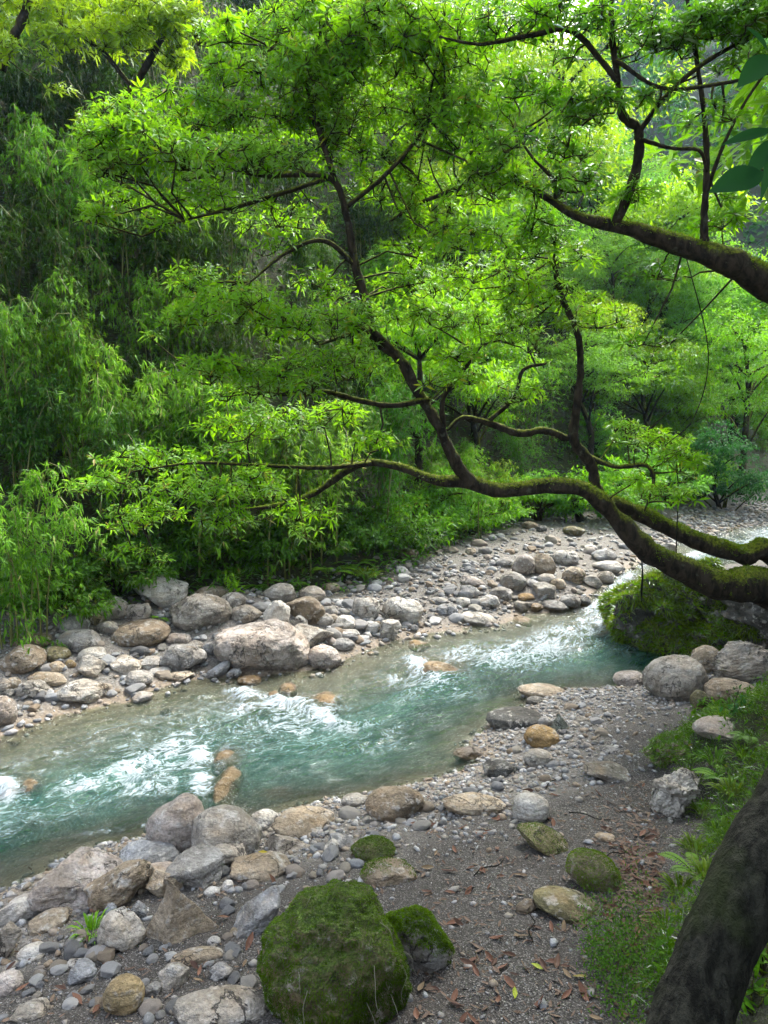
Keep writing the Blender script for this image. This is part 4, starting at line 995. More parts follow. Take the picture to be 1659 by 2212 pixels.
# bushes along the foot of the slope and behind the far stone bar
rs = np.random.RandomState(64)
BUSH = [tree_proto(540+i, 2.0, 2.7, 3200, .17, .36, 12) for i in range(3)]
TREES += BUSH
for k, (px, pyb, s, lb) in enumerate([
    (20, 1375, .30, 'dark bush above the brown oval boulder at the picture edge'), (110, 1368, .26, 'low dark bush under the drooping bamboo plume'), (215, 1325, .28, 'dark bush over the smooth grey boulder'), (290, 1285, .30, 'dark leafy bush left of the white angular boulder'),
    (400, 1270, .34, 'dark leafy bush right of the white angular boulder'), (470, 1262, .32, 'dense green bush above the tan flat-topped boulder'), (545, 1252, .3, 'green bush behind the feathery fern clump'), (610, 1250, .34, 'green bush above the grey-brown boulder and its ferns'),
    (680, 1245, .3, 'green bush right behind the bright spreading fern'), (750, 1235, .32, 'green bush behind the straw-tipped grass tuft'), (820, 1212, .34, 'dark green bush left of the brown block stone'), (880, 1185, .36, 'dark green bush over the brown block stone'), (950, 1172, .36, 'green bush under the low drooping bamboo'), (1020, 1160, .36, 'green bush at the back edge of the gravel bar'),
    (1080, 1140, .36, 'green bush beside the small yellowish bamboo'), (1160, 1128, .4, 'green bush behind the far tan boulder'), (1260, 1130, .42, 'green bush behind the olive mossy boulder'), (1340, 1128, .44, 'green bush seen just under the low mossy limb'), (1400, 1110, .5, 'bush between the two mossy limbs'), (1450, 1095, .55, 'green bush at the near end of the far white stones'), (1500, 1078, .6, 'green bush behind the far white stones')]):
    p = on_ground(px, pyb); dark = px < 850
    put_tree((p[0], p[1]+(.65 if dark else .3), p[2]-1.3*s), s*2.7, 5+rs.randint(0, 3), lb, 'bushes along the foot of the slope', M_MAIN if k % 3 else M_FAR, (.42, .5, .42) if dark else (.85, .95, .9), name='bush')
cand = np.column_stack([rs.uniform(16, 60, 700), rs.uniform(36, 76, 700)]); cz, cg = height(cand, full=True); px, py, dp = to_px(np.column_stack([cand, cz])); acc2 = []
for i in np.nonzero((px > 1380) & (px < 1720) & ~cg['ins'] & (cg['d'] > 4))[0]:
    if all((cand[i, 0]-a[0])**2+(cand[i, 1]-a[1])**2 > 7 for a in acc2): acc2.append((cand[i, 0], cand[i, 1], cz[i]))
for a in acc2[:40]:
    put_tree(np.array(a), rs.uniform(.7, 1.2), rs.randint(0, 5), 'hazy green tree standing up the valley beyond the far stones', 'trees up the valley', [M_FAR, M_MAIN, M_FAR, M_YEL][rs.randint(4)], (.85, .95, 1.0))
# unseen trees added on our own bank to keep the sun off the stones
for k, (x, y, s) in enumerate([(12.5, 15.0, 2.4), (14.5, 18.5, 2.7), (13, 9.5, 2.5), (16.5, 13.5, 2.8), (10.5, 6.0, 2.2), (8.0, 3.0, 2.0), (18.5, 23.5, 2.6), (14, 5, 2.6)]):
    p = np.array([x, y, float(height(np.array([[x, y]]))[0])-.2])
    put_tree(p, s, k % 3, 'unseen tall broad-crowned tree added on the near right bank for shade', 'unseen shade trees added on the near right bank', M_MAIN, (.8, .85, .8), name='added_shade_tree')
# ------------------------------------------------------------------ the leaning trees over the river
def limb_px(pts, n=7):
    """pts: (px, py, Y, radius in px) -> smooth x,y,z,r"""
    S = [(*at(a, b, Y), r*Y/FPX) for a, b, Y, r in pts]; return smooth_path(S, n)
def world_limb(pts, n=7): return smooth_path(pts, n)
def whorls(pads, limbs, seed, L0, spread=1.0):
    """pads: (px, py, w, h, Y, n) flat sprays of leaf whorls; returns twig pairs and leaf arrays"""
    rs = np.random.RandomState(seed); nodes = np.vstack([l[:, :3] for l in limbs])
    tw = []; br = []; P = []; D = []; U = []; L = []
    extra = [(px+rs.uniform(-.55, .55)*w_, py+rs.uniform(-.9, .9)*h_, w_*rs.uniform(.35, .65), h_*rs.uniform(.5, .9), Y+rs.normal(0, .25), dens*.8) for px, py, w_, h_, Y, dens in pads]
    for px, py, w_, h_, Y, dens in list(pads)+extra:
        Y = Y+rs.uniform(-.7, .7); c = at(px, py, Y); m = Y/FPX; a, hh = w_/2*m, h_/2*m; b = a*.75
        n = max(4, int(dens*w_*h_/142.0))
        q = rs.normal(size=(n*3, 3))*.52; q = q[(q**2).sum(1) < 1.15][:n]; n = len(q)
        # whorls sit on an upward-bulging shell: higher in the middle
        W = c+np.column_stack([q[:, 0]*a, q[:, 1]*b, q[:, 2]*hh*.85+hh*.3*(1-(q[:, 0]**2+q[:, 1]**2))])
        k = max(1, n//7); sub = W[rs.choice(n, k, False)]-[0, 0, .14*hh+.05]
        j = np.argmin(((nodes-c)**2).sum(1)); root = nodes[j]
        hub = c-[0, 0, hh*.45]
        if np.linalg.norm(hub-root) > .15: br.append((root, hub, .015, .009))
        # twigs branch off one another: each joins the nearest limb point or an earlier twig end
        near = nodes[np.argsort(((nodes-c)**2).sum(1))[:14]]; pool = np.vstack([near, hub[None]])
        for s in sub[np.argsort(((sub[:, None]-near[None])**2).sum(2).min(1))]:
            j2 = np.argmin(((pool-s)**2).sum(1)); br.append((pool[j2], s, .0095, .005)); pool = np.vstack([pool, s[None]])
        for x in W:
            s = sub[np.argmin(((sub-x)**2).sum(1))]; tw.append((s, x, .0055, .003))
            kx = rs.randint(5, 11); az = rs.rand()*6.28+np.arange(kx)*2.4+rs.normal(0, .2, kx); el = rs.uniform(-.25, .75, kx)
            ax = unit((x-s)*[1, 1, .6]+[0, 0, .45*np.linalg.norm(x-s)+.02])
            e1 = unit(np.cross(ax, [.3, .2, 1.0])); e2 = np.cross(ax, e1)
            d = (e1[None]*np.cos(az)[:, None]+e2[None]*np.sin(az)[:, None])*np.cos(el)[:, None]+ax[None]*np.sin(el)[:, None]
            P.append(x+d*.012-(x-s)/(np.linalg.norm(x-s)+.01)*(rs.rand(kx)**2*.10)[:, None]); D.append(d); U.append(np.tile(ax, (kx, 1))+rs.normal(size=(kx, 3))*.15); L.append(L0*rs.uniform(.6, 1.15)*rs.uniform(.55, 1.15, kx))
    return br, tw, np.vstack(P), np.vstack(D), np.vstack(U), np.concatenate(L)
LEAF_UNIT = None
def single_leaves(root, P, D, U, L, idx, mat_, ratio, name='leaf'):
    """the leaves that show largest, each an object; unit leaf mesh shared"""
    global LEAF_UNIT
    if LEAF_UNIT is None:
        V, F, A = leaves(np.zeros((1, 3)), np.array([[0, 1.0, 0]]), np.array([[0, 0, 1.0]]), np.ones(1), np.ones(1)*ratio, 'lance', .22, np.array([.5]))
        LEAF_UNIT = make_mesh('leaf', V, F, attrs=A)
    if len(LEAF_UNIT.materials) == 0: LEAF_UNIT.materials.append(mat_)
    inv = root.matrix_basis.inverted()
    for i in idx:
        d = Vector(D[i]).normalized(); s = d.cross(Vector(U[i])).normalized(); u = s.cross(d)
        M = Matrix((s, d, u)).transposed().to_4x4()*1.0; M = M@Matrix.Diagonal((L[i], L[i], L[i], 1)); M.translation = Vector(P[i])
        o = bpy.data.objects.new(name, LEAF_UNIT); COL.objects.link(o); o.parent = root; o.matrix_basis = inv@M
LIMB_GEO = {}
def build_tree(name, base, limbs, pads, label, mat_leaf, seed, L0, nsingle, bark=None, wr=.27, seg=10, loose=0, color=(1, 1, 1, 1)):
    """limbs: [(part name, path)]"""
    bark = bark or BARK
    root = empty(name, base, label=label, cat='tree'); off = np.array(base)
    for nm, S in limbs:
        S2 = S.copy(); S2[:, :3] -= off; big = S[:, 3].max()
        V, F = tube(S2, 16 if big > .15 else (10 if big > .05 else 6), .26 if big > .05 else .15, seed)
        lo_ = put(nm, make_mesh(nm, V, F), bark, root)
        if big > .24: LIMB_GEO[lo_.name] = (V, F[0], 9000)
    br, tw, P, D, U, L = whorls(pads, [l[1] for l in limbs], seed, L0)
    v1 = twig_tubes([(b[0]-off, b[1]-off) for b in br], np.array([b[2] for b in br]), np.array([b[3] for b in br]), 4)
    v2 = twig_tubes([(b[0]-off, b[1]-off) for b in tw], .0055, .003, 3)
    V, F, _ = join([v1, v2]); put('twigs', make_mesh('twigs', V, F), bark, root, kind='stuff')
    px, py, dp = to_px(P); vis = np.nonzero((px > 5) & (px < 1650) & (py > 5) & (py < 2200))[0]
    # large and in front first, thinned so that they spread over the crown
    sc_ = (L[vis]/dp[vis])*np.random.RandomState(seed).uniform(.6, 1, len(vis)); pick = vis[np.argsort(-sc_)[:nsingle]]
    rest = np.setdiff1d(np.arange(len(P)), pick)
    root_m = Matrix.Translation(Vector(base)); root.matrix_basis = root_m
    single_leaves(root, P, D, U, L, pick, mat_leaf, wr)
    V, F, A = leaves(P[rest]-off, D[rest], U[rest], L[rest], L[rest]*wr*.95, 'leaf', .22)
    put('foliage', make_mesh('foliage', V, F, attrs=A), mat_leaf, root, kind='stuff', color=color)
    return root
g0 = float(height(np.array([[7.9, 11.9]]))[0])
T1 = world_limb([(7.9, 11.9, g0-.3, .42), (7.3, 11.6, g0+.25, .34), *[(*at(a, b, Y), r*Y/FPX) for a, b, Y, r in [(1659, 1272, 11.1, 37), (1560, 1262, 10.9, 33), (1450, 1222, 10.7, 25), (1380, 1172, 10.5, 21), (1330, 1115, 10.4, 19), (1265, 1062, 10.3, 18), (1180, 1050, 10.2, 17), (1080, 1060, 10.2, 16), (1010, 1040, 10.2, 15), (940, 1036, 10.2, 12), (860, 1008, 10.3, 10), (790, 1000, 10.4, 9), (740, 1022, 10.5, 8), (680, 1065, 10.7, 8), (600, 1092, 10.9, 5), (520, 1100, 11, 2)]]])
A1 = world_limb([(7.7, 12.1, g0+.1, .27), (6.9, 12.0, g0+.7, .23), *[(*at(a, b, Y), r*Y/FPX) for a, b, Y, r in [(1659, 1190, 11.3, 23), (1600, 1196, 11.2, 22), (1500, 1164, 11.2, 19), (1400, 1118, 11.2, 17), (1318, 1085, 11.1, 15)]]])
A2 = limb_px([(1300, 1078, 11.1, 13), (1285, 1045, 11, 11), (1275, 1000, 10.9, 12), (1240, 950, 10.8, 11), (1245, 890, 10.7, 8.5), (1254, 800, 10.6, 7.5), (1247, 720, 10.5, 6.5), (1212, 640, 10.4, 7), (1195, 560, 10.4, 4)])
A3 = limb_px([(1225, 948, 10.8, 9), (1180, 930, 10.7, 8), (1120, 936, 10.6, 8), (1060, 915, 10.5, 7), (1000, 902, 10.4, 5), (965, 930, 10.3, 3)])
A4 = limb_px([(1268, 985, 10.9, 6), (1330, 1008, 10.8, 5), (1395, 1005, 10.7, 5), (1412, 1040, 10.6, 4), (1392, 1105, 10.5, 2)])
A5 = limb_px([(1052, 912, 10.5, 5), (1110, 860, 10.4, 4), (1130, 800, 10.4, 4), (1180, 785, 10.4, 3)])
B1 = limb_px([(1020, 1045, 10.2, 15), (985, 1000, 10.1, 13), (950, 925, 10.0, 11.5), (905, 850, 9.9, 11.5), (860, 772, 9.8, 13), (810, 730, 9.7, 10.5), (790, 655, 9.6, 9.5), (765, 560, 9.5, 8.5), (747, 460, 9.4, 7.5), (718, 388, 9.3, 6), (640, 376, 9.2, 7), (560, 378, 9.1, 5), (470, 355, 9.0, 3)])
B2 = limb_px([(725, 395, 9.3, 6), (695, 300, 9.3, 6), (670, 210, 9.2, 5), (650, 140, 9.2, 3)])
B3 = limb_px([(708, 385, 9.3, 5), (600, 420, 9.1, 5), (500, 450, 9.0, 4), (400, 475, 8.9, 2)])
B4 = limb_px([(865, 770, 9.8, 6), (800, 712, 9.5, 6), (755, 722, 9.4, 5), (690, 745, 9.2, 2)])
C1 = limb_px([(925, 862, 9.9, 7), (850, 876, 9.7, 6), (780, 866, 9.5, 6), (700, 846, 9.3, 5), (610, 852, 9.2, 4), (530, 828, 9.1, 2)])
C2 = limb_px([(958, 925, 10, 6), (958, 860, 9.9, 5), (1000, 800, 9.8, 5), (1040, 745, 9.7, 3)])
C3 = limb_px([(770, 575, 9.5, 6), (700, 520, 9.4, 5), (620, 545, 9.2, 4), (540, 610, 9.1, 2)])
C4 = limb_px([(800, 1000, 10.3, 6), (700, 1010, 9.9, 5), (560, 1005, 9.7, 4), (420, 1000, 9.5, 3), (280, 1020, 9.4, 2)])
C5 = limb_px([(745, 450, 9.4, 5), (830, 380, 9.4, 5), (900, 300, 9.4, 4), (960, 200, 9.4, 2)])
PADS1 = [
    (560, 92, 250, 110, 9.2, 1.2), (690, 50, 280, 120, 9.2, 1.2), (850, 60, 300, 150, 9.3, 1.2), (640, 165, 300, 110, 9.2, 1.1), (480, 75, 130, 60, 9.1, 1.0), (770, 140, 260, 120, 9.3, 1.1), (960, 110, 260, 160, 9.4, 1.1),
    (410, 245, 300, 80, 8.9, 1.3), (280, 300, 230, 90, 8.8, 1.4), (530, 275, 280, 100, 9.0, 1.2), (225, 355, 140, 70, 8.7, 1.2), (380, 330, 280, 80, 8.8, 1.0), (700, 255, 260, 130, 9.2, .9), (850, 250, 280, 160, 9.3, .9), (990, 280, 240, 170, 9.4, .9),
    (300, 440, 260, 60, 8.8, .8), (210, 470, 110, 50, 8.7, .8), (450, 440, 260, 70, 8.9, .7), (600, 470, 260, 80, 9.0, .6), (560, 340, 260, 70, 9.0, .8), (930, 430, 240, 120, 9.5, .8), (820, 400, 180, 90, 9.4, .6), (1070, 400, 200, 150, 9.6, .7),
    (430, 600, 200, 60, 8.9, .6), (520, 665, 300, 80, 9.0, 1.0), (660, 700, 300, 80, 9.2, 1.0), (390, 690, 140, 60, 8.9, .8), (470, 800, 220, 70, 9.0, 1.0), (600, 830, 260, 90, 9.1, 1.0), (730, 790, 240, 80, 9.3, .8), (540, 920, 280, 80, 9.2, .8), (700, 900, 220, 90, 9.4, .6), (700, 610, 180, 60, 9.3, .5),
    (330, 1000, 260, 60, 9.4, 1.0), (220, 1050, 190, 50, 9.3, 1.0), (420, 1060, 260, 70, 9.5, .9), (560, 1040, 200, 80, 9.6, .7), (320, 1110, 220, 60, 9.4, .7), (500, 1130, 200, 70, 9.7, .6), (640, 1110, 200, 70, 10, .5), (290, 1190, 120, 40, 9.6, .5),
    (950, 690, 260, 90, 9.7, .9), (870, 620, 200, 80, 9.6, .7), (1040, 600, 240, 100, 9.9, .8), (1000, 520, 220, 90, 9.7, .8), (900, 540, 160, 70, 9.6, .6), (1150, 640, 240, 110, 10.3, .9), (1210, 560, 200, 80, 10.3, .7), (1290, 690, 180, 80, 10.5, .5), (1110, 730, 180, 70, 10.2, .6),
    (1400, 950, 190, 60, 10.6, .9), (1470, 1000, 130, 80, 10.6, .8), (1330, 920, 120, 50, 10.7, .6), (1420, 1060, 120, 50, 10.5, .6), (1140, 850, 140, 50, 10.4, .5), (980, 820, 160, 60, 9.9, .5), (820, 960, 160, 50, 10, .4)]
build_tree('leaning_tree', (7.9, 11.9, g0-.2), [('trunk', T1), ('trunk', A1), ('branch', A2), ('branch', A3), ('branch', A4), ('branch', A5), ('branch', B1), ('branch', B2), ('branch', B3), ('branch', B4), ('branch', C1), ('branch', C2), ('branch', C3), ('branch', C4), ('branch', C5)],
           PADS1, 'broad-leaved tree with mossy trunks stretched low over the river', M_MAIN, 5, .130, 300)
g1 = float(height(np.array([[8.6, 9.8]]))[0])
U1 = world_limb([(8.6, 9.8, g1-.3, .34), (8.3, 9.7, g1+1.6, .30), (7.3, 9.5, 4.7, .27), *[(*at(a, b, Y), r*Y/FPX) for a, b, Y, r in [(1659, 610, 9.1, 30), (1560, 560, 9, 26), (1450, 522, 9, 19), (1390, 503, 9, 17), (1325, 487, 9, 14), (1250, 468, 9, 9), (1190, 432, 9.1, 8.5), (1110, 386, 9.2, 7), (1060, 381, 9.3, 5.5), (1000, 402, 9.4, 6), (900, 442, 9.5, 4), (840, 480, 9.6, 2)]]])
U2 = limb_px([(1322, 490, 9, 12), (1352, 430, 8.9, 11), (1378, 350, 8.8, 10.5), (1378, 280, 8.7, 9.5), (1345, 250, 8.6, 8), (1335, 170, 8.5, 6.5), (1322, 80, 8.4, 5.5), (1320, -40, 8.3, 5)])
U3 = limb_px([(1522, 540, 9, 10), (1522, 460, 8.9, 7), (1527, 350, 8.8, 6), (1520, 240, 8.7, 5), (1500, 100, 8.6, 4), (1480, -30, 8.5, 3)])
U4 = limb_px([(1380, 285, 8.7, 6), (1440, 205, 8.6, 5), (1530, 130, 8.5, 5), (1659, 60, 8.4, 3)])
U5 = limb_px([(1338, 180, 8.5, 7), (1240, 70, 8.4, 6), (1150, 75, 8.4, 6), (1040, 95, 8.3, 4), (950, 80, 8.3, 2)])
U6 = limb_px([(1525, 420, 8.9, 5), (1560, 320, 8.8, 4), (1610, 220, 8.7, 3), (1680, 120, 8.6, 2)])
U7 = limb_px([(1380, 300, 8.7, 5), (1450, 320, 8.7, 4), (1510, 325, 8.7, 4), (1527, 370, 8.8, 3)])
U8 = limb_px([(1330, 130, 8.4, 5), (1430, 190, 8.4, 4), (1560, 180, 8.3, 4), (1700, 150, 8.2, 2)])
U9 = limb_px([(1200, 445, 9.1, 5), (1195, 390, 9, 4), (1150, 340, 8.9, 3), (1110, 280, 8.8, 2)])
PADS2 = [(1080, 60, 260, 90, 8.4, .6), (1200, 40, 240, 80, 8.4, .6), (1320, 50, 220, 90, 8.4, .6), (1110, 190, 200, 90, 8.8, .6), (1280, 230, 180, 80, 8.6, .7), (1220, 320, 180, 90, 8.8, .7), (1090, 310, 160, 80, 9.0, .5), (1420, 90, 200, 90, 8.5, .7), (1530, 60, 180, 100, 8.5, .9), (1620, 50, 140, 100, 8.4, 1.0), (1420, 210, 120, 60, 8.6, .4), (1600, 140, 140, 60, 8.4, .6), (1560, 250, 100, 40, 8.7, .3),
         (1250, 400, 140, 60, 9.0, .4), (1380, 420, 160, 60, 9.2, .4), (1150, 480, 160, 70, 9.3, .4), (1480, 260, 90, 40, 8.7, .3), (980, 330, 130, 60, 9.3, .4), (1560, 480, 150, 60, 9.8, .5), (1420, 590, 160, 60, 9.8, .4), (1390, 730, 150, 60, 9.9, .3)]
build_tree('overhanging_tree', (8.6, 9.8, g1-.2), [('trunk', U1), ('branch', U2), ('branch', U3), ('branch', U4), ('branch', U5), ('branch', U6), ('branch', U7), ('branch', U8), ('branch', U9)],
           PADS2, 'forking mossy-limbed tree reaching in at the upper edge with sparse leaves darkened for shadow', M_MAIN, 9, .15, 0, color=(.55, .68, .75, 1))  # leaf tint darkened to stand for a crown in shadow
# tree on the dark slope, upper left
bp = on_ground(70, 440); Yb = bp[1]
V1 = limb_px([(70, 430, Yb-.1, 9), (120, 370, Yb-1.0, 9), (190, 330, Yb-2.0, 8), (250, 240, Yb-2.6, 8), (300, 170, Yb-3.0, 7), (350, 80, Yb-3.4, 6), (380, 10, Yb-3.6, 4)])
V2 = limb_px([(285, 190, Yb-2.9, 5), (220, 110, Yb-3.2, 4), (130, 50, Yb-3.4, 3)])
V3 = limb_px([(0, 150, Yb-3.5, 10), (40, 60, Yb-3.6, 9), (75, -40, Yb-3.7, 7)])
Yp = Yb-3.3
PADS3 = [(60, 30, 180, 90, Yp, 1.3), (170, 20, 220, 90, Yp, 1.5), (290, 30, 220, 90, Yp, 1.6), (390, 50, 120, 110, Yp, 1.5), (200, 90, 200, 60, Yp, 1.1), (320, 100, 180, 60, Yp, 1.3), (110, 80, 120, 50, Yp, .9), (390, 130, 80, 50, Yp, .9), (20, 110, 80, 60, Yp, .8), (150, 190, 70, 30, Yp, .5), (170, 255, 60, 24, Yp+.6, .5)]
build_tree('slope_tree', (bp[0], bp[1], bp[2]-.1), [('trunk', V1), ('branch', V2), ('branch', V3)], PADS3, 'slanting thin tree on the dark slope with yellow-green leaves at the top', M_YEL, 12, .22, 0, seg=8)

# ------------------------------------------------------------------ foreground tree: leaning trunk close to the camera
base = np.array([.46, 1.62, float(height(np.array([[.46, 1.62]]))[0])-.1])
FT = world_limb([(*base, .16), *[(*at(1320, 2780, 1.92), .14)], *[(*at(a, b, Y), r*Y/FPX) for a, b, Y, r in [(1442, 2330, 2.15, 80), (1496, 2180, 2.25, 79), (1572, 2000, 2.35, 78), (1652, 1840, 2.45, 78), (1760, 1640, 2.6, 78), (1850, 1350, 2.8, 92), (1980, 900, 3.1, 80), (2050, 400, 3.4, 60), (2060, -100, 3.7, 40)]]], 8)
FB1 = limb_px([(2050, 350, 3.4, 30), (1900, 200, 3.2, 18), (1780, 190, 3.05, 10), (1690, 240, 3.0, 6), (1668, 300, 2.95, 4)])
FB2 = limb_px([(1740, 210, 3.02, 6), (1690, 130, 3.0, 4), (1660, 110, 3.0, 3)])
root = empty('foreground_tree', tuple(base), label='dark leaning trunk close to the viewer with a few big hanging leaves', cat='tree')
root.matrix_basis = Matrix.Translation(Vector(base))
for nm, S in (('trunk', FT), ('branch', FB1), ('branch', FB2)):
    S2 = S.copy(); S2[:, :3] -= base; 
    if nm == 'trunk':
        S2 = smooth_path(S2, 4); V, F = tube(S2, 56, .06, 3); n_ = len(S2); ang = np.tile(np.linspace(0, 2*np.pi, 56, endpoint=False), n_); al = np.repeat(np.cumsum(np.r_[0, np.linalg.norm(np.diff(S2[:, :3], axis=0), axis=1)]), 56)
        q = np.column_stack([np.cos(ang)*2.6, np.sin(ang)*2.6, al*2.1]); rdg = np.abs(fbm(q+5, 4)); rr = V-np.repeat(S2[:, :3], 56, 0); V = V+rr*(np.minimum(rdg, .3)*.32-.05)[:, None]
    else: V, F = tube(S2, 7, .09, 3)
    put(nm, make_mesh(nm, V, F), BARK2, root)
for a, b, a2, b2, Y, wd in [(1668, 280, 1556, 316, 2.95, .2), (1664, 300, 1600, 410, 2.95, .24), (1650, 372, 1528, 418, 2.9, .42), (1665, 120, 1590, 192, 3.0, .42), (1672, 300, 1640, 440, 2.95, .16), (1690, 250, 1700, 380, 3.0, .3), (1660, 110, 1612, 60, 3.0, .3), (1672, 300, 1720, 420, 2.95, .25)]:
    p, q = at(a, b, Y), at(a2, b2, Y-.06); L_ = np.linalg.norm(q-p)
    tv = np.linspace(0, 1, 9); wv = np.sin(np.pi*tv**.8)*.5; cm = np.array([0.0, -.5, -.02, .02, .5]); D = unit(q-p); S = unit(np.cross(D, np.array([.1, -1, .45]))); Nn = np.cross(S, D)
    V = np.array([p+D*t_*L_+S*(x*2*w_*wd*L_)+Nn*(abs(x)*.25*w_*wd*L_+.05*L_*math.sin(t_*3)) for t_, w_ in zip(tv, wv) for x in (-.5, -.25, 0, .25, .5)])-base
    F = np.array([(i*5+j, i*5+j+1, i*5+j+6, i*5+j+5) for i in range(8) for j in range(4)])
    put('leaf', make_mesh('big_leaf', V, F, attrs={'rnd': np.full(len(V), .2)}), M_DARK, root, color=(.5, .62, .7, 1))

# ------------------------------------------------------------------ moss coats, ground plants, grass, ferns
def tri_sample(V, F, n, rs, keep=None):
    F = F[:, :3] if F.shape[1] == 3 else np.vstack([F[:, [0, 1, 2]], F[:, [0, 2, 3]]])
    a, b, c = V[F[:, 0]], V[F[:, 1]], V[F[:, 2]]; N = np.cross(b-a, c-a); A = np.linalg.norm(N, axis=1); N = N/(A[:, None]+1e-12)
    if keep is not None: A = A*keep((a+b+c)/3, N)
    i = rs.choice(len(F), n, p=A/A.sum()); u, v = rs.rand(2, n); k = u+v > 1; u[k], v[k] = 1-u[k], 1-v[k]
    return a[i]+u[:, None]*(b-a)[i]+v[:, None]*(c-a)[i], N[i]
def moss_coat(o, V, F, n, L, thr, seed, mat_=None, kind='spike', wd=.28, name='moss', col=(1, 1, 1, 1)):
    rs = np.random.RandomState(seed); 
    P, Nn = tri_sample(V, F, n, rs, lambda c, nn: np.clip(sstep(thr-.25, thr+.25, nn[:, 2]+.75*fbm(c*2.2+seed, 3)), 0, 1)*np.where(nn@np.array([0, 1.0, 0]) > .75, .15, 1))
    D = Nn+rs.normal(size=(n, 3))*.55+[0, 0, -.15]; LL = L*rs.uniform(.5, 1.3, n)
    v, f, a = leaves(P-Nn*.004, D, rand_dirs(n), LL, LL*wd, kind, .25, np.clip(.5+.5*fbm(P*3.1, 3)+rs.normal(0, .2, n), 0, 1))
    put(name, make_mesh(name, v, f, smooth=False, attrs=a), mat_ or M_MOSS, o, kind='stuff', color=col)
for r in ROCKS:
    lb = r[4]['label']
    if lb.startswith('big boulder wrapped'): moss_coat(r[4], r[5], r[6], 70000, .021, -.22, 3, col=(.85, .9, .8, 1))
    elif lb.startswith('tall stone with a bright moss cap'): moss_coat(r[4], r[5], r[6], 26000, .024, .2, 4, col=(1.3, 1.3, 1, 1))
    elif lb.startswith('brown boulder with a bright moss'): moss_coat(r[4], r[5], r[6], 11000, .02, .35, 5, col=(1.2, 1.15, 1, 1))
    elif lb.startswith('olive boulder with moss top'): moss_coat(r[4], r[5], r[6], 8000, .02, .4, 6)
    elif lb.startswith('tan boulder with a moss patch'): moss_coat(r[4], r[5], r[6], 2500, .024, .8, 7)
    elif lb.startswith('tan rough rock with moss'): moss_coat(r[4], r[5], r[6], 6000, .06, .5, 8, M_GRASS, 'blade', .12, 'grass')
    elif lb.startswith('flat angular boulder'): moss_coat(r[4], r[5], r[6], 2500, .024, .75, 9)
OV, OF = OUT[5], OUT[6]
for o in list(bpy.data.objects):
    if o.name in LIMB_GEO: moss_coat(o, *LIMB_GEO[o.name], .045, .45, 33, col=(1.25, 1.15, .8, 1))
moss_coat(outcrop, OV, OF, 36000, .14, -.05, 14, M_GRASS, 'blade', .11, 'grass', (1.25, 1.0, .6, 1))
moss_coat(outcrop, OV, OF, 5000, .11, .25, 15, M_MAIN, 'bam', .4, 'small_plants', (.9, .95, 1, 1))
# grassy bank on the right
rs = np.random.RandomState(8)
def blades(name, Q, z, nper, L, wd, mat_, seed, col, up=.9, kind='blade', spread=.05):
    rs = np.random.RandomState(seed); n = len(Q)*nper; B = np.repeat(np.column_stack([Q, z]), nper, 0)+rs.normal(size=(n, 3))*[spread, spread, 0]
    LL = np.repeat(L*rs.uniform(.6, 1.2, len(Q)), nper)*rs.uniform(.5, 1.1, n); D = rs.normal(size=(n, 3))*[.6, .6, .2]+[-.12, -.1, up]
    rn_ = np.clip(.45+.55*fbm(B*1.3+seed, 3)+rs.normal(0, .18, n), 0, 1); v, f, a = leaves(B-[0, 0, .02], D, rand_dirs(n)+[0, 0, .6], LL, LL*wd, kind, .5, rn_); return make_mesh(name, v, f, smooth=False, attrs=a)
n = 7500; Q = np.column_stack([rs.uniform(1.2, 8.5, n*2), rs.uniform(2.2, 13.0, n*2)]); z, g = height(Q, full=True); px, py, dp = to_px(np.column_stack([Q, z]))
clump = fbm(np.column_stack([Q*1.4, Q[:, :1]*0]), 3); k = (g['right'] > .12) & (px < 1800) & (py < 2400) & (py > 1450) & (clump > -.12); Q1, z1 = Q[k][:n], z[k][:n]
put('grass', blades('grass', Q1, z1, 14, .21, .04, M_GRASS, 1, None), M_GRASS, kind='stuff', color=(.68, .74, .62, 1), label='grass and low plants on the mossy bank', cat='grass')
k2 = (g['right'] > .02) & (px < 1800) & (py < 2400) & (py > 1450); Q2, z2 = Q[k2], z[k2]
put('moss_cover', blades('moss_cover', Q2, z2, 16, .045, .3, M_MOSS, 2, None, .5, 'spike', .09), M_MOSS, kind='stuff', color=(1.1, 1.1, 1, 1))
m = 1500; i = rs.choice(len(Q1), m); Bp = np.column_stack([Q1[i], z1[i]+rs.uniform(.03, .2, m)])+rs.normal(size=(m, 3))*[.08, .08, 0]; L = rs.uniform(.04, .09, m)
v, f, a = leaves(Bp, rs.normal(size=(m, 3))+[0, -.4, .2], rand_dirs(m)*.4+[0, 0, 1], L, L*.45, 'bam', .2); put('low_plants', make_mesh('low_plants', v, f, smooth=False, attrs=a), M_MAIN, kind='stuff', color=(.5, .56, .5, 1))
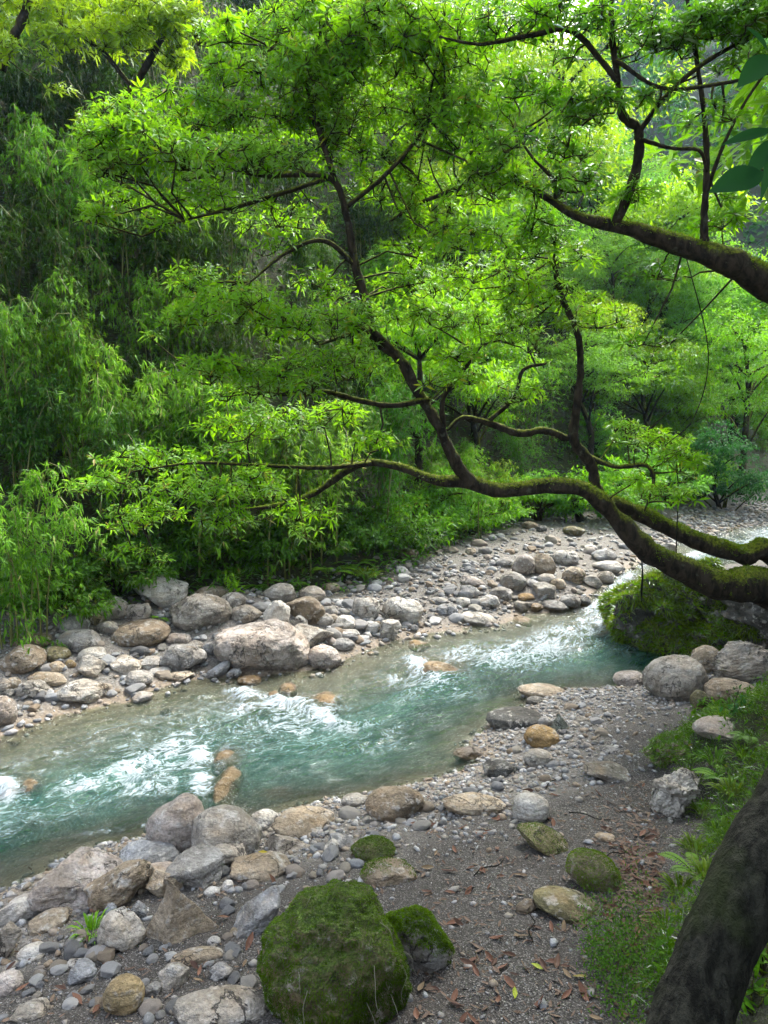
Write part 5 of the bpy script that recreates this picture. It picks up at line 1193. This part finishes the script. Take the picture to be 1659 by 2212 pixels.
# creeping leafy plant at the foot of the bank
pp = np.column_stack([rs.normal(1340, 70, 900), rs.normal(2080, 75, 900)]); pp = pp[(pp[:, 0]-1290) > (pp[:, 1]-2190)*.25][:620]; W3 = many_on_ground(pp[:, 0], pp[:, 1]); n = len(W3)
Bp = np.repeat(W3+np.column_stack([np.zeros((n, 2)), rs.uniform(.02, .16, n)]), 9, 0)+rs.normal(size=(n*9, 3))*.05; L = rs.uniform(.016, .034, n*9)
v, f, a = leaves(Bp, rs.normal(size=(n*9, 3))+[0, 0, .1], rand_dirs(n*9)*.4+[0, 0, 1], L, L*.45, 'bam', .15); put('creeping_plant', make_mesh('creeping_plant', v, f, smooth=False, attrs=a), M_MAIN, kind='stuff', color=(.42, .5, .8, 1))
def tuft(px, py, n, L, label, mat_, col, cat='grass', wd=.05, name='grass_tuft', up=1.1):
    p = on_ground(px, py); rs = np.random.RandomState(int(px+py)); az = rs.rand(n)*6.28; el = rs.uniform(.1, 1.0, n)
    D = np.column_stack([np.cos(az)*el, np.sin(az)*el, up+0*az]); LL = L*rs.uniform(.55, 1.1, n); B = np.column_stack([np.cos(az), np.sin(az), 0*az])*.04
    v, f, a = leaves(B, D, np.tile([0, 0, 1.0], (n, 1))+rs.normal(size=(n, 3))*.2, LL, LL*wd, 'lance', .55)
    put(name, make_mesh(name, v, f, attrs=a), mat_, loc=(p[0], p[1], p[2]-.02), label=label, cat=cat, color=col)
tuft(198, 2018, 70, .34, 'bright grass tuft with yellowing blades among the foreground gravel', M_GRASS, (1.4, 1.5, .8, 1))
tuft(792, 1252, 160, .75, 'straw-tipped grass tuft on the far bank beside the ferns', M_GRASS, (1.5, 1.2, .7, 1))
tuft(1560, 1560, 120, .40, 'arching grass tuft on top of the bank ledge', M_GRASS, (1.2, 1.2, .8, 1))
for px, py, s in [(1545, 1650, .4), (1500, 1690, .36), (1580, 1720, .42), (1520, 1760, .36), (1610, 1640, .4), (1500, 1840, .34), (1560, 1810, .38), (1470, 1930, .32), (1530, 1900, .34), (1440, 2010, .3)]:
    p = None; tuft(px, py, 90, s, 'long-bladed green grass tuft growing on the mossy bank', M_GRASS, (.7+.3*rs.rand(), .8, .65, 1))
    o = bpy.data.objects[-1] if False else None
for o in bpy.data.objects:
    if o.name.startswith('grass_tuft') and o['label'].startswith('long-bladed'): o['group'] = 'grass tufts on the mossy bank'
def fern(px, py, n, L, label, col, group=None):
    p = on_ground(px, py); rs = np.random.RandomState(int(px*3+py)); root = empty('fern', tuple(p), label=label, cat='fern', group=group)
    for k in range(n):
        az = k*6.283/n+rs.normal(0, .25)-.3; ll = L*rs.uniform(.7, 1.1); u = np.linspace(.12, 1, 15)
        up = rs.uniform(.55, .95); R_ = np.column_stack([np.cos(az)*u*ll*.85, np.sin(az)*u*ll*.85, ll*(up*u-.62*u**2.2)])
        T = np.gradient(R_, axis=0); T = unit(T); S = unit(np.cross(T, [0, 0, 1.0])); w_ = ll*.20*np.sin(np.pi*np.clip(u*.93+.05, 0, 1))**.8
        P = np.vstack([R_, R_]); D = np.vstack([S+T*.45, -S+T*.45]); Lp = np.concatenate([w_, w_])
        v, f, a = leaves(P, D, np.tile([0, 0, 1.0], (30, 1)), Lp, Lp*.32, 'lance', .15, np.full(30, rs.rand()))
        st = tube(np.column_stack([R_, np.linspace(.006, .002, 15)]), 4)
        vv, ff, _ = join([(v, f, {}), (st[0], st[1], {})]); put('frond', make_mesh('frond', vv, ff, attrs={'rnd': np.full(len(vv), .3+.6*rs.rand())}), M_GRASS, root, color=col)
for px, py, n, L, lb, col in [
    (1560, 1690, 8, .42, 'fern fronds arching over the white limestone rock from the bank', (1.0, 1.1, .8, 1)), (1505, 1895, 7, .34, 'small fern on the mossy bank beside the leaf drift', (.9, 1.0, .8, 1)), (1620, 1600, 8, .4, 'fern at the crest of the bank behind the leaning trunk', (.8, .9, .8, 1)),
    (710, 1245, 9, .85, 'bright spreading fern at the grassy edge of the far bank', (1.6, 1.6, .8, 1)), (765, 1228, 9, .8, 'bright fern right behind the straw-tipped grass tuft', (1.5, 1.6, .8, 1)), (640, 1262, 8, .6, 'light green fern above the grey-brown boulder of the far bank', (1.4, 1.5, .9, 1)),
    (560, 1268, 8, .6, 'feathery green fern clump behind the pile near the big round boulder', (1.2, 1.4, .8, 1)), (345, 1338, 6, .3, 'tiny bright fern growing in a gap above the flat brown boulder', (1.5, 1.6, .8, 1)), (235, 1215, 7, .9, 'yellowing fern hanging in the shade beside the bamboo plume', (1.5, 1.1, .5, 1)),
    (850, 1165, 8, .9, 'dark fern above the brown block stone', (.8, 1.0, .8, 1)), (1110, 1118, 7, .9, 'fern leaning out at the corner of the low bamboo', (1.1, 1.2, .8, 1)), (820, 1200, 8, .8, 'green fern between the grass tuft and the brown block stone', (1.2, 1.3, .8, 1))]:
    fern(px, py, n, L, lb, col)
def shrub(px, py, n, L, r, label, mat_, col):
    p = on_ground(px, py); rs = np.random.RandomState(int(px+2*py)); root = empty('leafy_plant', tuple(p), label=label, cat='plant')
    st = [(np.zeros(3), rand_dirs(1)[0]*[1, 1, .3]*r*rs.uniform(.5, 1)+[0, 0, r*rs.uniform(.6, 1.2)]) for _ in range(9)]
    v, f, _ = twig_tubes(st, .006, .003, 4); put('stems', make_mesh('stems', v, f), BARK, root)
    i = rs.randint(0, 9, n); B = np.array([s[1] for s in st])[i]*rs.uniform(.5, 1.05, n)[:, None]; LL = L*rs.uniform(.6, 1.2, n)
    v, f, a = leaves(B, rs.normal(size=(n, 3))+[0, -.3, .1], rand_dirs(n)*.4+[0, 0, 1], LL, LL*.36, 'lance', .2); put('foliage', make_mesh('foliage', v, f, attrs=a), mat_, root, color=col, kind='stuff')
shrub(1530, 1535, 60, .10, .22, 'small glossy-leaved plant at the foot of the tan boulder by the cave', M_MAIN, (.8, .9, 1.1, 1))
shrub(1590, 1545, 60, .10, .22, 'dark leafy plant below the layered block boulder', M_DARK, (1.2, 1.2, 1.2, 1))
shrub(1440, 1425, 40, .12, .2, 'little pale-leaved plant hanging on the face of the outcrop', M_MAIN, (1, 1, 1.4, 1))
shrub(1650, 2110, 90, .09, .25, 'leafy herb right of the dark leaning trunk near the picture edge', M_MAIN, (.7, .8, .9, 1))
shrub(1625, 2195, 80, .08, .2, 'leafy herb in the bottom corner behind the dark trunk', M_MAIN, (.6, .7, .8, 1))
shrub(1220, 1130, 150, .2, .8, 'leafy bush at the back of the sandy patch', M_FAR, (1.1, 1.2, 1.1, 1))
shrub(1300, 1125, 150, .2, .8, 'blue-green bush beside the olive mossy boulder', M_FAR, (.9, 1.1, 1.3, 1))
shrub(510, 1290, 120, .12, .45, 'bright leafy bush beside the tan flat-topped boulder', M_YEL, (.8, 1, .8, 1))

# ------------------------------------------------------------------ fallen leaves and twigs on the near bank
lit = []
for k in range(3):
    u = np.linspace(0, 1, 6); V = []; 
    for t_ in u:
        wd = .17*math.sin(math.pi*min(1, t_*.92+.06))
        for x in (-1, -.5, 0, .5, 1): V.append((x*wd, t_-.5, .16*(abs(x)**1.4)*wd*2*(1+.6*k)+.10*(k+.6)*(t_-.5)**2*1.6+.03*math.sin(5*t_+x+k)))
    F = np.array([(i*5+j, i*5+j+1, i*5+j+6, i*5+j+5) for i in range(5) for j in range(4)]); lit.append(make_mesh('fallen_leaf', V, F, attrs={'rnd': np.full(30, .15+.35*k)}))
    lit[-1].materials.append(M_LITTER)
rs = np.random.RandomState(5); n = 285
pts = np.vstack([np.column_stack([rs.uniform(880, 1420, 150), rs.uniform(1700, 2212, 150)]), np.column_stack([rs.normal(1375, 40, 75), rs.normal(1900, 75, 75)]), np.column_stack([rs.uniform(20, 860, 95), rs.uniform(1780, 2200, 95)]), np.column_stack([rs.uniform(420, 700, 40), rs.uniform(1900, 2130, 40)])])
def free(p): return not any(abs(p[0]-r[0]) < r[2]*.46 and abs(p[1]-r[1]) < r[3]*.48 for r in ROCKS)
pts = np.array([p for p in pts if free(p) and (p[0] < 1420 or p[1] < 2000) and p[1] > 1700 and not (p[0] < 500 and p[1] < 1950)])[:n]
W3 = many_on_ground(pts[:, 0], pts[:, 1]); z = height(W3[:, :2]); grv = np.where(pts[:, 0] < 900, .03, .014)
for p, zz, gv in zip(W3, z, grv):
    s = rs.uniform(.07, .145); c = rs.rand(); col = (1.0, .9, .9, 1) if c < .6 else ((.6, .6, .65, 1) if c < .85 else (1.2, 1.5, 1.4, 1))
    put('fallen_leaf', lit[rs.randint(3)], M_LITTER, loc=(p[0], p[1], zz+gv), rot=(rs.normal(0, .3), rs.normal(0, .35), rs.uniform(0, 6.28)), scale=s, label='curled reddish-brown fallen leaf lying on the near bank', cat='leaf', group='fallen leaves scattered on the near bank', color=col)
for px, py, lb, col in [(1160, 2093, 'bright yellow fallen leaf on the grit, the larger one', (2.0, 4.2, .9, 1)), (1112, 2150, 'small yellow fallen leaf on the grit near the picture bottom', (1.9, 3.9, .6, 1)), (570, 1828, 'yellow leaf on the loaf-shaped boulder', (2.4, 3.4, .5, 1)), (1252, 2115, 'pale yellow-brown leaf under the creeping plant', (1.6, 2.4, .9, 1))]:
    p = on_ground(px, py)
    if px == 570: p = at(568, 1845, on_ground(563, 1898)[1]+.12)
    put('fallen_leaf', lit[0], M_LITTER, loc=(p[0], p[1], p[2]+.02), rot=(.1, .1, px), scale=.10, label=lb, cat='leaf', color=col)
for px, py, L, a, lb in [(1200, 1690, .5, .9, 'bare twig lying by the bone-shaped boulder'), (1275, 1770, .45, -.5, 'thin twig on the sand below the lichen boulder'), (1060, 1880, .4, .6, 'thin twig beside the mossy pair'), (1150, 2010, .3, 1.4, 'short twig left of the domed boulder'), (1335, 1850, .25, .3, 'twig on the leaf litter beside the moss-capped boulder'), (370, 1303, .9, .4, 'dry branch poking out below the white angular boulder')]:
    p = on_ground(px, py); S = smooth_path([(-L/2, 0, 0, .006), (-L/6, .03, .012, .006), (L/6, -.02, .015, .005), (L/2, .03, .02, .003)], 4); V, F = tube(S, 5)
    put('fallen_twig', make_mesh('fallen_twig', V, F), BARK2, loc=(p[0], p[1], p[2]+.02), rot=(0, 0, a), label=lb, cat='twig')
# crumbs of dead leaf drifted against the bank and between the stones
rs = np.random.RandomState(15)
pp = np.vstack([np.column_stack([rs.normal(1372, 46, 1500), rs.normal(1890, 95, 1500)]), np.column_stack([rs.uniform(900, 1420, 900), rs.uniform(1690, 2212, 900)]), np.column_stack([rs.uniform(0, 860, 500), rs.uniform(1850, 2212, 500)])])
pp = pp[(pp[:, 0] < 1440-.25*(pp[:, 1]-1900).clip(0))]; W3 = many_on_ground(pp[:, 0], pp[:, 1]); n = len(W3); L = rs.uniform(.02, .085, n)
v, f, a = leaves(np.column_stack([W3[:, :2], height(W3[:, :2])+.012]), rs.normal(size=(n, 3))*[1, 1, .12], rs.normal(size=(n, 3))*.3+[0, 0, 1], L, L*rs.uniform(.12, .4, n), 'lance', -.1)
put('leaf_litter', make_mesh('leaf_litter', v, f, attrs=a), M_LITTER, kind='stuff', color=(.8, .95, 1.05, 1))
# dry strands trailing over the big moss boulder
mb = [r for r in ROCKS if r[4]['label'].startswith('big boulder wrapped')][0]; st = []
P0, N0 = tri_sample(mb[5], mb[6], 12, rs, lambda c, nn: sstep(-.1, .4, nn[:, 2])*np.where(nn[:, 1] < .3, 1, .05))
for p, nn in zip(P0, N0):
    t_ = unit(np.array([nn[0]*.4+rs.normal(0, .25), -abs(nn[1]), -.9])); l_ = rs.uniform(.1, .32); S = np.array([p+nn*.02, p+nn*.05+t_*l_*.35, p+nn*.04+t_*l_*.7+rs.normal(0, .012, 3), p+nn*.02+t_*l_])
    st.append((*tube(smooth_path(np.column_stack([S, [.0015, .0015, .0013, .001]]), 3), 3), {}))
v, f, _ = join(st); put('dry_strands', make_mesh('dry_strands', v, f, attrs={'rnd': np.full(len(v), .8)}), M_LITTER, mb[4], kind='stuff', color=(1.1, 1.8, 2.2, 1))
# hanging vines
def vine(pts, label):
    S = limb_px(pts, 8); b = S[0, :3].copy(); S[:, :3] -= b; V, F = tube(S, 5); put('hanging_vine', make_mesh('hanging_vine', V, F), BARK2, loc=b, label=label, cat='vine')
vine([(1480, 545, 9, 1.2), (1530, 760, 9.1, 1.2), (1500, 900, 9.1, 1.2), (1440, 960, 9.1, 1)], 'thin vine curving down from the upper mossy limb')
vine([(1460, 1215, 10.7, 1.2), (1462, 1150, 10.7, 1.4), (1465, 1060, 10.7, 1.2), (1460, 980, 10.7, 1.5)], 'straight dark vine rising from the lower mossy trunk')
vine([(1385, 1190, 10.5, 1.5), (1388, 1240, 10.5, 2), (1386, 1275, 10.5, 2.5), (1386, 1300, 10.5, 1)], 'short vine with dead leaves hanging from the lower trunk over the rapid')
vine([(960, 60, 9.4, 2.5), (930, 200, 9.4, 2.5), (920, 290, 9.4, 2), (900, 400, 9.4, 1.5)], 'dark slanting vine in the top of the leaning crown')

# ------------------------------------------------------------------ air
HAZE = 0.00025
if HAZE > 0:
    x0, x1, y0, y1, z0, z1 = -175, 275, -16, 345, -4, 170
    V = np.array([(x, y, z) for z in (z0, z1) for y in (y0, y1) for x in (x0, x1)], float); F = np.array([(0, 2, 3, 1), (4, 5, 7, 6), (0, 1, 5, 4), (2, 6, 7, 3), (0, 4, 6, 2), (1, 3, 7, 5)])
    mat, t, out, N = mat_new('haze_material')
    v = N('ShaderNodeVolumePrincipled', inp={'Color': (.38, .66, 1.0, 1), 'Density': HAZE, 'Anisotropy': .3}); t.links.new(v.outputs[0], out.inputs[1])
    put('haze', make_mesh('haze', V, F, smooth=False), mat, kind='stuff')
